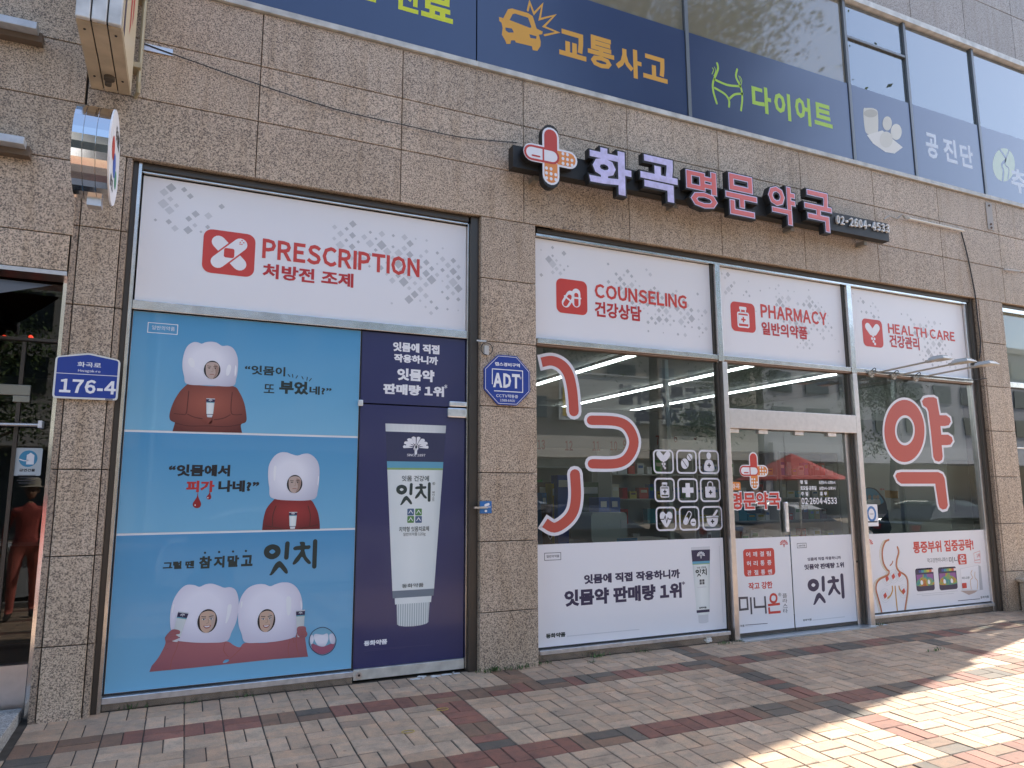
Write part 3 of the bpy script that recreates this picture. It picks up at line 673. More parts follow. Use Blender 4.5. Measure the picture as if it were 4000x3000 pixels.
def plus(A, cx, cz, r, m, l, nm='emblem_mark', w=.33):
    k = r * w
    A.poly(nm, [(cx - k, cz + r), (cx - k, cz + k), (cx - r, cz + k), (cx - r, cz - k), (cx - k, cz - k), (cx - k, cz - r), (cx + k, cz - r), (cx + k, cz - k), (cx + r, cz - k), (cx + r, cz + k), (cx + k, cz + k), (cx + k, cz + r)], m, l)
bb = box_d(cO, Y0, 1577, 650, 1633, 720); tile(A, bb); cx, cz, s = (bb[0] + bb[2]) / 2, (bb[1] + bb[3]) / 2, bb[2] - bb[0]; bottle(A, cx, cz, s, WHITEP, RED, 4)
A.text('lettering', 'PHARMACY', box_d(cO, Y0, 1642, 656, 1787, 704), RED, .035, 3); A.text('lettering', '일반의약품', box_d(cO, Y0, 1644, 694, 1745, 734), DRED, .035, 3); A.flush()
# --- HEALTH CARE
t, A = sheet('heading_sign', 'white panel reading HEALTH CARE with a red capsule heart emblem', 'sign', 6.688, 8.795, 2.90, 3.88, WHITE, G4)
sprinkle(A, [(7.0, 3.65)], 5, .045, Y0, 18, (6.75, 8.5), (2.95, 3.85)); sprinkle(A, [(8.3, 3.25), (8.0, 3.3)], 18, .06, Y0, 19, (7.2, 8.78), (2.95, 3.7))
def capheart(A, cx, cz, s, m, l, nm='emblem_mark'):
    for sg in (1, -1): A.poly(nm, cap(cx + sg * s * .15, cz + s * .13, s * .5, s * .27, math.pi / 2 + sg * -.75), m, l + (sg > 0))
    for u, v in ((0, -.09), (.06, -.2), (-.06, -.2), (0, -.3), (.07, -.38)): A.poly(nm, ell(cx + s * u, cz + s * v, s * .05, s * .05, 12), m, l)
bb = box_d(cO, Y0, 1861, 687, 1909, 752); tile(A, bb); cx, cz, s = (bb[0] + bb[2]) / 2, (bb[1] + bb[3]) / 2, bb[2] - bb[0]; capheart(A, cx, cz, s, WHITEP, 4)
A.text('lettering', 'HEALTH CARE', box_d(cO, Y0, 1917, 698, 2063, 738), RED, .035, 3); A.text('lettering', '건강관리', box_d(cO, Y0, 1920, 722, 1987, 757), DRED, .035, 3); A.flush()

# ================================================================== POSTERS
SKY1 = vgrad('poster_blue', (.18, .46, .66), (.07, .30, .54), coat=.4)
TOOTH = rgrad('tooth_print', (.80, .80, .86), (.50, .50, .60), .42, .55, r0=.25, r1=.72)
TOOTH2 = rgrad('tooth_pale_print', (.84, .82, .90), (.58, .55, .66), .45, .6, r0=.25, r1=.72)
GUMB = rgrad('brown_red_print', (.36, .10, .065), (.13, .03, .025), .5, .6, r0=.1, r1=.65)
GUMR = rgrad('dark_red_print', (.34, .035, .035), (.15, .015, .02), .5, .6, r0=.1, r1=.65)
GUMP = rgrad('pink_red_print', (.42, .14, .15), (.30, .10, .12), .5, .6, r0=.1, r1=.7)
SKIN = mat('skin_print', (.52, .40, .34), .4); SKIN2 = mat('warm_skin_print', (.62, .42, .31), .4); SKIN3 = mat('shade_skin_print', (.36, .24, .19), .4); LIP = mat('lip_print', (.35, .10, .09), .4); SHAD = mat('fold_print', (.10, .022, .018), .4)
INK = mat('ink_print', (.018, .032, .030), .4)
t, _ = sheet('poster', 'large blue gum medicine poster in three fields with people in tooth costumes', 'poster', -.791, .905, .113, 2.822, WHITE)
zA0, zA1 = at(520, 1690, Y0)[1], at(520, 2075, Y0)[1]
zs = [2.82, at(*cA(180, 1000), Y0)[1], at(*cB(107, 368), Y0)[1], .115]
print('fields', zs)
for k in range(3): bx('blue_field', -.789, .903, Y0 - .002, Y0 - .0003, zs[k + 1] + (.008 if k < 2 else 0), zs[k] - (.008 if k else 0), SKY1, t)
A = Art(t, Y0 - .002); YP = Y0
def face(A, cx, cz, w, h, skin, smile, l=6, tilt=0):
    A.poly('printed_face', ell(cx, cz, w * .51, h * .515), BLACKP, l)
    A.poly('printed_face', cr([(cx - w * .40, cz + h * .1), (cx - w * .34, cz + h * .34), (cx, cz + h * .44), (cx + w * .34, cz + h * .34), (cx + w * .42, cz + h * .08), (cx + w * .32, cz - h * .3), (cx + w * .08, cz - h * .49), (cx - w * .12, cz - h * .49), (cx - w * .33, cz - h * .3)], True), skin, l + 1)
    A.poly('printed_face', cr([(cx + w * .1, cz + h * .3), (cx + w * .40, cz + h * .15), (cx + w * .3, cz - h * .3), (cx + w * .1, cz - h * .46), (cx + w * .22, cz - h * .15)], True), SKIN3 if not smile else SKIN, l + 2)
    for sg in (-1, 1):
        ex = cx + sg * w * .19
        A.poly('printed_face', ell(ex, cz + h * .08, w * .085, h * .032, 12), WHITEP if smile else skin, l + 3); A.poly('printed_face', ell(ex, cz + h * .08, w * .045, h * .03, 10), BLACKP, l + 4)
        A.rib('printed_face', [(ex - w * .1, cz + h * .105), (ex, cz + h * .125), (ex + w * .1, cz + h * .1)], h * .014, BLACKP, l + 3); A.rib('printed_face', [(ex - w * .12, cz + h * (.19 - .015 * sg)), (ex + w * .1, cz + h * (.2 + .015 * sg))], h * .026, BLACKP, l + 3)
    A.rib('printed_face', cr([(cx + w * .03, cz + h * .08), (cx + w * .06, cz - h * .07), (cx - w * .05, cz - h * .1)]), h * .02, SKIN3, l + 3)
    if smile:
        A.poly('printed_face', cr([(cx - w * .19, cz - h * .2), (cx, cz - h * .21), (cx + w * .2, cz - h * .19), (cx + w * .1, cz - h * .31), (cx - w * .09, cz - h * .31)], True), LIP, l + 3)
        A.poly('printed_face', cr([(cx - w * .14, cz - h * .215), (cx, cz - h * .225), (cx + w * .15, cz - h * .21), (cx + w * .07, cz - h * .265), (cx - w * .07, cz - h * .265)], True), WHITEP, l + 4)
    else: A.rib('printed_face', cr([(cx - w * .12, cz - h * .27), (cx, cz - h * .255), (cx + w * .12, cz - h * .27)]), h * .03, LIP, l + 3)
def fan(A, cx, cz, s, m, l, nm='fan_emblem'):
    for i in range(8):
        a = R(6 + i * 24); r1 = s * (.50 + .04 * math.sin(R(i * 25))); r0 = s * .13
        A.poly(nm, [(cx + r0 * math.cos(a + .07), cz + r0 * math.sin(a + .07)), (cx + r1 * math.cos(a + .15), cz + r1 * .8 * math.sin(a + .15)), (cx + r1 * 1.06 * math.cos(a), cz + r1 * .85 * math.sin(a)), (cx + r1 * math.cos(a - .15), cz + r1 * .8 * math.sin(a - .15)), (cx + r0 * math.cos(a - .07), cz + r0 * math.sin(a - .07))], m, l)
    A.rib(nm, [(cx, cz), (cx, cz - s * .22)], s * .10, m, l)
    A.poly(nm, ell(cx, cz - s * .02, s * .1, s * .1, 12), m, l)
def tube_print(A, top, wt, wb, h, l, ang=0, full=False, nm='printed_tube'):
    """toothpaste tube print hanging from its flat end; top = (x, z) of the middle of the crimp"""
    ca, sa = math.cos(ang), math.sin(ang)
    def q(p): return [(top[0] + (x * ca - z * sa), top[1] + (x * sa + z * ca)) for x, z in p]
    def wd(z): return (wt + (wb - wt) * (-z / (h * .86))) / 2
    def sl(z0, z1, m, k=0, o=0): A.poly(nm, q([(-wd(z0) + o, z0), (wd(z0) - o, z0), (wd(z1) - o, z1), (-wd(z1) + o, z1)]), m, l + k)
    TB = MATS.get('tube_body') or vgx('tube_body'); 
    sl(0, -h * .04, LGREY if not full else TB); sl(-h * .04, -h * .19, NAVYP if not full else mat('tube_navy', (.04, .045, .10), .35)); sl(-h * .19, -h * .222, mat('tube_teal', (.12, .36, .50), .4) ); sl(-h * .222, -h * .232, mat('tube_green', (.25, .42, .16), .4)); sl(-h * .232, -h * .825, TB)
    sl(-h * .825, -h * .86, mat('tube_band', (.18, .22, .26), .4) if full else NAVYP)
    A.poly(nm, q([(-wb * .45, -h * .86), (wb * .45, -h * .86), (wb * .44, -h * .89), (-wb * .44, -h * .89)]), TB, l); A.poly(nm, q([(-wb * .40, -h * .89)] + [(wb * .40, -h * .89), (wb * .38, -h * .985)] + [(wb * .38 * math.cos(a), -h * .985 - h * .015 * math.sin(a)) for a in [R(k * 30) for k in range(1, 6)]] + [(-wb * .38, -h * .985)]), vgx2() if full else LGREY, l)
    fan(A, *q([(0, -h * .12)])[0], wt * .4, WHITEP, l + 2)
    def bbq(x0, z0, x1, z1): a = q([(x0, z0)])[0]; b = q([(x1, z1)])[0]; return (min(a[0], b[0]), a[1], max(a[0], b[0]), b[1])
    return bbq, q
def vgx(name):
    m, n, l, b = nt(name); g = n.new('ShaderNodeTexCoord'); sp = n.new('ShaderNodeSeparateXYZ'); l.new(g.outputs['Generated'], sp.inputs[0])
    r = ramp(n, sp.outputs['X'], [(0, (.55, .61, .62)), (.12, (.70, .75, .74)), (.45, (.80, .84, .82)), (.8, (.74, .79, .77)), (1, (.50, .56, .56))], l); l.new(r.outputs[0], b.inputs['Base Color']); b.inputs['Roughness'].default_value = .35; b.inputs['Coat Weight'].default_value = .3
    MATS[name] = m; return m
def vgx2():
    if 'cap_print' in MATS: return MATS['cap_print']
    m, n, l, b = nt('cap_print'); g = n.new('ShaderNodeTexCoord'); mp = n.new('ShaderNodeSeparateXYZ'); l.new(g.outputs['Generated'], mp.inputs[0])
    w = n.new('ShaderNodeMath'); w.operation = 'SINE'; k = n.new('ShaderNodeMath'); k.operation = 'MULTIPLY'; k.inputs[1].default_value = 90; l.new(mp.outputs['X'], k.inputs[0]); l.new(k.outputs[0], w.inputs[0])
    r = ramp(n, w.outputs[0], [(0, (.45, .5, .5)), (.3, (.72, .76, .74)), (1, (.76, .8, .78))], l); l.new(r.outputs[0], b.inputs['Base Color']); b.inputs['Roughness'].default_value = .35; MATS['cap_print'] = m; return m
def yitchi(A, bb, m, l, nm='lettering'):
    """the four drawn strokes of the product name"""
    x0, z0, x1, z1 = bb; U = lambda p: [(x0 + a * (x1 - x0), z0 + b * (z1 - z0)) for a, b in p]; w = (x1 - x0) * .085; k = (z1 - z0)
    A.loops(nm, [cr(U([(.0, .72), (.04, .88), (.155, .95), (.27, .88), (.31, .72), (.27, .56), (.155, .48), (.04, .56)]), True, 5), cr(U([(.10, .72), (.155, .79), (.21, .72), (.155, .65)]), True, 5)[::-1]], m, l)
    A.rib(nm, cr(U([(.43, .96), (.425, .75), (.42, .52)])), w, m, l)
    A.poly(nm, cr(U([(.14, .06), (.12, .0), (.17, .0), (.25, .14), (.30, .22), (.36, .12), (.42, .02), (.46, .04), (.44, .16), (.36, .34), (.30, .42), (.23, .36), (.18, .22)]), True, 5), m, l)
    A.poly(nm, cr(U([(.67, .92), (.66, .99), (.72, 1.0), (.76, .97), (.77, .88), (.85, .88), (.87, .82), (.84, .76), (.76, .75), (.77, .66), (.80, .52), (.88, .36), (.88, .29), (.83, .30), (.77, .40), (.71, .52), (.66, .40), (.58, .29), (.54, .32), (.58, .46), (.66, .64), (.68, .74), (.57, .74), (.54, .80), (.58, .86), (.67, .88)]), True, 5), m, l)
    A.rib(nm, cr(U([(.955, 1.0), (.955, .6), (.955, .20)])), w, m, l)
pa = lambda l: pts(cA, YP, l); pb = lambda l: pts(cB, YP, l)
def frame(A, bb, w, m, l=1, nm='tag_outline'): A.rib(nm, [(bb[0], bb[1]), (bb[2], bb[1]), (bb[2], bb[3]), (bb[0], bb[3])], w, m, l, True)
fb = box_d(cA, YP, 372, 124, 606, 222); frame(A, fb, .005, WHITEP); A.text('lettering', '일반의약품', box_d(cA, YP, 402, 146, 586, 195), WHITEP, .0)
# first figure
A.poly('printed_body', cr(pa([(690, 622), (870, 640), (1058, 640), (1110, 690), (1150, 780), (1168, 890), (1160, 932), (1122, 953), (1132, 1018)]), False, 4) + pa([(568, 1005)]) + cr(pa([(588, 935), (548, 912), (546, 855), (580, 760), (630, 680), (690, 622)]), False, 4)[:-1], GUMB, 1)
for l_ in ([(700, 680), (690, 780), (678, 862), (640, 868), (580, 862)], [(1052, 690), (1042, 800), (1048, 862), (1085, 872), (1130, 868)], [(590, 938), (700, 962), (860, 962), (1000, 968), (1120, 950)], [(690, 868), (760, 895), (880, 912)], [(1035, 872), (980, 900), (905, 912)]): A.rib('printed_body', cr(pa(l_)), .006, SHAD, 2)
A.poly('printed_tooth', cr(pa([(648, 470), (660, 380), (690, 315), (735, 285), (770, 285), (805, 296), (835, 285), (880, 280), (925, 288), (970, 314), (1020, 313), (1065, 340), (1095, 410), (1097, 500), (1085, 575), (1052, 640), (870, 634), (690, 624), (662, 560)]), True), TOOTH, 3)
for l_ in ([(700, 418), (722, 410), (745, 435), (748, 470), (735, 490), (712, 478), (696, 450)], [(1018, 470), (1038, 470), (1042, 500), (1025, 548), (1004, 552), (1003, 510)], [(1078, 470), (1086, 490), (1084, 530), (1074, 562), (1070, 520)]): A.poly('printed_tooth', cr(pa(l_), True), WHITEP, 4)
fx, fz = at(*cA(889, 508), YP); w_ = at(*cA(955, 508), YP)[0] - at(*cA(823, 508), YP)[0]; h_ = at(*cA(889, 436), YP)[1] - at(*cA(889, 580), YP)[1]
face(A, fx, fz, w_ * 1.0, h_ * 1.0, SKIN, False)
tx, tz = at(*cA(877, 740), YP); th_ = tz - at(*cA(870, 890), YP)[1]; bbq, q = tube_print(A, (tx, tz), .062, .046, th_ * 1.02, 5); 
for u in (-1, 1): A.poly('printed_body', cr(pa([(850 + u * 40, 905), (870, 893), (890, 900), (882, 935), (862, 945)]), True), GUMB, 9)
A.text('lettering', '“잇몸이', box_d(cA, YP, 1155, 465, 1480, 562), INK, .035); A.text('lettering', '또', box_d(cA, YP, 1310, 622, 1392, 698), INK, .02); A.text('lettering', '부었', box_d(cA, YP, 1435, 592, 1668, 712), INK, .05); A.text('lettering', '네?”', box_d(cA, YP, 1678, 638, 1855, 716), INK, .035)
for a_, b_ in (((1505, 545), (1518, 562)), ((1540, 545), (1542, 568)), ((1580, 556), (1568, 575)), ((1616, 562), (1626, 582)), ((1660, 568), (1656, 592)), ((1692, 578), (1676, 598))): A.rib('lettering', pa([a_, b_]), .007, INK)
A.flush()
# second figure
A.poly('printed_body', cr(pa([(1400, 1552), (1540, 1565), (1680, 1558), (1722, 1620)]), False, 4)[:-1] + cr(pb([(1600, 110), (1640, 190), (1656, 270), (1658, 325)]), False, 4) + pb([(1217, 333)]) + cr(pb([(1225, 260), (1250, 170), (1310, 98)]), False, 4), GUMR, 1)
for l_ in ([(1322, 150), (1300, 220), (1296, 300)], [(1568, 150), (1585, 220), (1580, 300)], [(1240, 300), (1300, 310), (1370, 322)], [(1640, 290), (1590, 305), (1500, 320)]): A.rib('printed_body', cr(pb(l_)), .007, SHAD, 2)
A.poly('printed_tooth', cr(pa([(1342, 1370), (1350, 1280), (1390, 1210), (1440, 1178), (1490, 1176), (1530, 1190), (1580, 1202), (1630, 1188), (1680, 1190), (1730, 1230), (1755, 1290), (1757, 1380), (1745, 1480), (1712, 1555), (1540, 1566), (1372, 1545), (1352, 1460)]), True), TOOTH, 3)
for l_ in ([(1392, 1290), (1408, 1290), (1406, 1340), (1398, 1402), (1388, 1400), (1386, 1340)], [(1748, 1370), (1754, 1380), (1748, 1430), (1742, 1440)]): A.poly('printed_tooth', cr(pa(l_), True), WHITEP, 4)
fx, fz = at(*cA(1557, 1432), YP); face(A, fx, fz, w_ * 1.0, h_ * 1.0, SKIN, False)
tx, tz = at(*cB(1454, 195), YP); bbq, q = tube_print(A, (tx, tz), .062, .046, tz - at(*cB(1450, 325), YP)[1], 5)
A.text('lettering', '“잇몸에서', box_d(cA, YP, 540, 1272, 1032, 1372), BLACKP, .045); A.text('lettering', '피가', box_d(cA, YP, 682, 1405, 905, 1498), DRED, .055); A.text('lettering', '나네?”', box_d(cA, YP, 942, 1402, 1268, 1496), BLACKP, .045)
BLD = mat('blood_print', (.30, .015, .02), .35)
for cx_, ty, by, r_ in ((766, 1490, 1628, 33), (863, 1490, 1558, 19)): A.poly('blood_drop', cr(pa([(cx_ + 8, ty), (cx_ + 12, ty + (by - ty) * .35), (cx_ + r_, by - r_ * 1.2), (cx_ + r_ * .75, by - r_ * .3), (cx_, by), (cx_ - r_ * .8, by - r_ * .3), (cx_ - r_, by - r_ * 1.2), (cx_ - 2, ty + (by - ty) * .35)]), True), BLD, 2); A.poly('blood_drop', pa(ell(cx_ - r_ * .45, by - r_ * .75, 5, 6, 8)), WHITEP, 3)
A.flush()
# third field
A.text('lettering', '그럴 땐', box_u(cB, YP, 460, 634, 702, 565), INK, .045)
for ch, a_, b_, c_, d_ in (('참', 733, 628, 835, 530), ('지', 846, 622, 934, 528), ('말', 950, 616, 1044, 524), ('고', 1056, 610, 1148, 522)): A.text('lettering', ch, box_u(cB, YP, a_, b_, c_, d_), INK, .05)
for a_, b_ in ((782, 506), (890, 500), (996, 496), (1094, 492)): A.poly('lettering', pb(ell(a_, b_, 9, 9, 12)), INK)
yitchi(A, box_u(cB, YP, 1222, 678, 1640, 418), INK, 1)
A.poly('printed_body', cr(pb([(580, 1180), (760, 1190), (940, 1180), (1000, 1210), (1048, 1226), (1090, 1192), (1250, 1192), (1450, 1150), (1470, 1165)]), False, 4) + pb([(1480, 1100), (1500, 1080), (1548, 1090), (1558, 1125), (1545, 1150), (1560, 1260), (1568, 1298), (1300, 1318), (980, 1352), (700, 1382), (358, 1414)]) + cr(pb([(375, 1370), (430, 1300), (480, 1200), (478, 1150), (530, 1095), (570, 1100), (582, 1150)]), False, 4), GUMP, 1)
for l_ in ([(580, 1190), (560, 1250), (530, 1320), (516, 1398)], [(935, 1190), (925, 1250), (960, 1300)], [(1060, 1230), (1000, 1290), (925, 1350)], [(1430, 1165), (1415, 1240), (1425, 1305)], [(1475, 1150), (1480, 1220), (1500, 1298)], [(1450, 1155), (1462, 1190)], [(480, 1150), (520, 1160), (575, 1150)], [(500, 1235), (480, 1245)]): A.rib('printed_body', cr(pb(l_)), .005, LIP, 2)
for l_ in ([(490, 1150), (530, 1092), (585, 1096), (590, 1120), (560, 1130), (585, 1150), (550, 1170), (505, 1180)], [(1483, 1110), (1490, 1070), (1545, 1068), (1552, 1100), (1562, 1125), (1545, 1150), (1500, 1145)]): A.poly('printed_hand', cr(pb(l_), True), GUMP, 10)
for x_, y_ in ((535, 1100), (545, 1120), (540, 1140)): A.rib('printed_hand', pb([(x_ - 25, y_ + 8), (x_ + 30, y_)]), .004, LIP, 11)
for x_, y_ in ((1520, 1085), (1522, 1105), (1520, 1125)): A.rib('printed_hand', pb([(x_ - 12, y_ + 4), (x_ + 30, y_)]), .004, LIP, 11)
A.poly('sky_gap', cr(pb([(918, 1345), (935, 1322), (962, 1320), (965, 1328), (945, 1342)]), True), SKY1, 3)
A.poly('printed_tooth', cr(pb([(517, 1050), (520, 950), (545, 860), (590, 790), (640, 752), (700, 752), (740, 765), (790, 745), (840, 742), (895, 760), (930, 772), (975, 768), (1015, 790), (1036, 850), (1038, 930), (1020, 1030), (985, 1110), (945, 1180), (800, 1192), (650, 1186), (560, 1168), (530, 1110)]), True), TOOTH2, 3)
A.flush()
A.poly('printed_tooth', cr(pb([(1034, 990), (1040, 900), (1065, 830), (1110, 775), (1170, 748), (1230, 745), (1280, 760), (1320, 745), (1370, 732), (1430, 736), (1480, 770), (1512, 830), (1525, 910), (1510, 1000), (1485, 1080), (1465, 1145), (1350, 1178), (1220, 1190), (1090, 1188), (1060, 1120), (1040, 1060)]), True), TOOTH2, 4)
for l_ in ([(958, 905), (985, 905), (975, 970), (950, 1035), (938, 1038), (948, 970)], [(540, 900), (548, 905), (535, 960), (528, 955)], [(1405, 842), (1432, 842), (1440, 880), (1436, 950), (1420, 985), (1405, 960), (1400, 890)], [(1510, 870), (1520, 890), (1522, 930), (1514, 930)], [(1058, 880), (1068, 880), (1062, 920), (1054, 925)]): A.poly('printed_tooth', cr(pb(l_), True), WHITEP, 5)
fx, fz = at(*cB(800, 1025), YP); w2 = at(*cB(874, 1025), YP)[0] - at(*cB(724, 1025), YP)[0]; h2 = at(*cB(800, 937), YP)[1] - at(*cB(800, 1112), YP)[1]; face(A, fx, fz, w2 * .98, h2 * 1.0, SKIN2, True)
fx, fz = at(*cB(1250, 1022), YP); face(A, fx, fz, w2 * .94, h2 * 1.0, SKIN2, True)
tx, tz = at(*cB(619, 955), YP); tube_print(A, (tx, tz), .072, .05, .21, 8, -.22); tx, tz = at(*cB(1510, 942), YP); tube_print(A, (tx, tz), .068, .05, .20, 8, .02)
cc = cr(pb([(1677, 1073), (1745, 1103), (1781, 1172), (1750, 1250), (1677, 1285), (1605, 1250), (1575, 1185), (1602, 1108)]), True)
A.poly('tooth_inset', cc, mat('pale_sky_print', (.18, .42, .56), .4), 1); A.rib('tooth_inset', cc, .005, NAVYP, 5, True)
A.poly('tooth_inset', cr(pb([(1590, 1190), (1620, 1205), (1677, 1222), (1740, 1200), (1772, 1195), (1745, 1250), (1677, 1280), (1608, 1250)]), True), mat('gum_print', (.34, .10, .16), .35), 2)
for l_ in ([(1614, 1160), (1620, 1125), (1677, 1130), (1715, 1122), (1722, 1165), (1700, 1212), (1677, 1220), (1640, 1208)], [(1582, 1150), (1600, 1130), (1612, 1160), (1600, 1200), (1586, 1195)], [(1730, 1130), (1765, 1125), (1776, 1165), (1765, 1200), (1738, 1190)]): A.poly('tooth_inset', cr(pb(l_), True), TOOTH, 3)
A.flush()

# navy door print
A = Art(nd, Y0)
A.text('lettering', '잇몸에 직접', box_d(cC, YP, 260, 148, 460, 205), WHITEP, .045); A.text('lettering', '작용하니까', box_d(cC, YP, 264, 200, 454, 250), WHITEP, .045)
A.text('lettering', '잇몸약', box_d(cC, YP, 278, 262, 438, 325), WHITEP, .05); A.text('lettering', '판매량 1위', box_d(cC, YP, 218, 328, 480, 388), WHITEP, .055); A.text('lettering', '*', box_d(cC, YP, 482, 333, 494, 352), WHITEP, .02)
tl, tr_ = at(*cC(227, 502), YP), at(*cC(489, 512), YP); bz = at(*cC(345, 1378), YP)[1]; tb = at(*cC(436, 1262), YP)[0] - at(*cC(263, 1262), YP)[0]
bbq, q = tube_print(A, ((tl[0] + tr_[0]) / 2, tl[1]), tr_[0] - tl[0], tb * 1.02, tl[1] - bz, 1, 0, True, 'printed_tube')
for k in range(46): 
    x_ = tl[0] + (tr_[0] - tl[0]) * (k + .5) / 46; A.rib('crimp_line', [(x_, tl[1] - .004), (x_, tl[1] - .055)], .0035, LGREY, 2, cap=False)
fan(A, *at(*cC(360, 600), YP), .17, WHITEP, 4); A.text('lettering', 'SINCE 1897', box_d(cC, YP, 320, 633, 399, 645), WHITEP, .02, 3)
TI = mat('tube_ink', (.03, .05, .045), .4)
A.text('lettering', '잇몸 건강에', box_d(cC, YP, 298, 727, 415, 752), TI, .02, 3); yitchi(A, box_d(cC, YP, 274, 762, 422, 852), TI, 3); A.text('lettering', '®', box_d(cC, YP, 430, 755, 442, 768), TI, 0, 3)
for i_, ch in enumerate('페이스트'): A.text('lettering', ch, box_d(cC, YP, 429, 795 + i_ * 11, 439, 804 + i_ * 11), TI, .0, 3)
NB, NG = mat('logo_blue_print', (.07, .13, .24), .4), mat('logo_green_print', (.10, .26, .07), .4)
for i_, (a_, b_, m_) in enumerate(((322, 870, NB), (356, 870, NG), (322, 902, NG), (356, 902, NB))):
    q0 = box_d(cC, YP, a_, b_, a_ + 28, b_ + 29); A.poly('lettering', rrect(*q0, .006), m_, 3)
    A.rib('lettering', [(q0[0] + .012, q0[1] + .018), ((q0[0] + q0[2]) / 2, q0[3] - .014), (q0[2] - .012, q0[1] + .018)], .006, WHITEP, 4)
A.text('lettering', '치약형 잇몸치료제', box_d(cC, YP, 286, 948, 415, 967), TI, .01, 3); A.text('lettering', '일반의약품·120g', box_d(cC, YP, 304, 974, 400, 988), TI, .0, 3); A.text('lettering', '동화약품', box_u(cC, YP, 298, 1213, 392, 1190), TI, .02, 3)
A.text('lettering', '동화약품', box_u(cC, YP, 134, 1464, 235, 1432), WHITEP, .05)
for k in range(2): A.rib('fine_print', [at(*cC(135, 1478 + k * 8), YP), at(*cC(430 - k * 120, 1458 + k * 12), YP)], .004, mat('faint_print', (.05, .05, .13), .4), 1)
A.flush()

# ------------------------------------------------------------------ lower white posters
YL = Y0
t, A = sheet('poster', 'white toothpaste poster under the leftmost window of the right bay', 'poster', 2.545, 4.652, .120, 1.008, WHITE)
fb = box_u(cG, YL, 190, 342, 345, 266); frame(A, fb, .005, GREYP); A.text('lettering', '일반의약품', box_u(cG, YL, 208, 318, 331, 286), GREYP, .01)
A.text('lettering', '잇몸에 직접 작용하니까', box_u(cG, YL, 568, 572, 1487, 424), NAVYP, .045); A.text('lettering', '잇몸약 판매량 1위', box_u(cG, YL, 380, 790, 1503, 552), NAVYP, .055)
A.text('lettering', '*', box_u(cG, YL, 1508, 578, 1537, 542), NAVYP, .01); A.text('lettering', '동화약품', box_u(cG, YL, 202, 1092, 390, 1028), INK, .05)
A.rib('fine_print', [at(*cG(408, 1070), YL), at(*cG(1097, 1004), YL)], .008, LGREY, 1); A.rib('fine_print', [at(*cG(1866, 205), YL), at(*cG(1906, 935), YL)], .006, LGREY, 1)
def small_tube(A, c, xl, yt, xr, yb, xbl, xbr, y=YL):
    a, b_ = at(*c(xl, yt), y), at(*c(xr, yt), y); bz = at(*c((xbl + xbr) / 2, yb), y)[1]; wb = at(*c(xbr, yb), y)[0] - at(*c(xbl, yb), y)[0]
    h = a[1] - bz; cx_ = (a[0] + b_[0]) / 2; wt = b_[0] - a[0]
    tube_print(A, (cx_, a[1]), wt, wb * 1.12, h, 1)
    A.text('lettering', '잇몸 건강에', (cx_ - wt * .24, a[1] - h * .285, cx_ + wt * .24, a[1] - h * .262), TI, .01, 3); yitchi(A, (cx_ - wt * .32, a[1] - h * .39, cx_ + wt * .27, a[1] - h * .295), TI, 3)
    for u in (-1, 1):
        for v in (0, 1): A.poly('lettering', rrect(cx_ + u * wt * .07 - wt * .055, a[1] - h * (.46 + v * .035), cx_ + u * wt * .07 + wt * .055, a[1] - h * (.43 + v * .035), .002), GREYP, 3)
    A.rib('fine_print', [(cx_ - wt * .24, a[1] - h * .53), (cx_ + wt * .2, a[1] - h * .53)], .007, LGREY, 3); A.text('lettering', '동화약품', (cx_ - wt * .2, a[1] - h * .81, cx_ + wt * .18, a[1] - h * .785), TI, .03, 3)
small_tube(A, cG, 1595, 215, 1778, 945, 1668, 1778); A.flush()
t, A = sheet('poster', 'white poster with a red tablet of twelve Korean letters on the left door leaf', 'poster', 4.765, 5.575, .048, .992, WHITE, y=.142, th=.006)
YD = .142; hh = lambda l: pts(cH, YD, l)
q0 = at(*cH(328, 318), YD); q1 = at(*cH(765, 672), YD); A.poly('red_tablet', rrect(q0[0] + .01, q1[1] + .02, q1[0] - .005, q0[1] - .0, .035), RED, 1)
for r_, row in enumerate(('어깨결림', '허리통증', '관절통엔')):
    for k_, ch in enumerate(row):
        x_, y_ = 405 + k_ * 89 + r_ * 8, 385 + r_ * 118 - k_ * 4
        A.text('lettering', ch, box_u(cH, YD, x_ - 25, y_ + 34, x_ + 25, y_ - 34), WHITEP, .015, 2)
A.text('lettering', '작고 강한', box_u(cH, YD, 412, 846, 718, 730), RED, .03)
DG = mat('charcoal_print', (.075, .07, .085), .4)
A.rib('lettering', [at(*cH(292, 950), YD), at(*cH(392, 945), YD), at(*cH(402, 1090), YD), at(*cH(300, 1102), YD)], .022, DG, 1, True)
A.rib('lettering', hh([(438, 940), (450, 1160)]), .022, DG, 1, cap=False); A.rib('lettering', hh([(484, 940), (492, 1068), (625, 1060)]), .022, DG, 1, cap=False); A.rib('lettering', hh([(622, 925), (638, 1150)]), .022, DG, 2, cap=False)
oc = cr(hh([(693, 960), (705, 915), (735, 900), (765, 915), (775, 955), (762, 992), (735, 1005), (705, 992)]), True); A.rib('lettering', oc, .024, RED, 1, True)
A.rib('lettering', hh([(738, 1005), (740, 1030)]), .024, RED, 2, cap=False); A.rib('lettering', hh([(662, 1042), (818, 1024)]), .024, RED, 1, cap=False); A.rib('lettering', hh([(676, 1070), (682, 1140), (828, 1128)]), .024, RED, 1, cap=False)
A.text('lettering', '®', box_u(cH, YD, 798, 928, 832, 880), GREYP, .0)
for i_, ch in enumerate('플라스타'): A.text('lettering', ch, box_u(cH, YD, 852 + i_ * 3, 948 + i_ * 66, 908 + i_ * 3, 888 + i_ * 66), GREYP, .0)
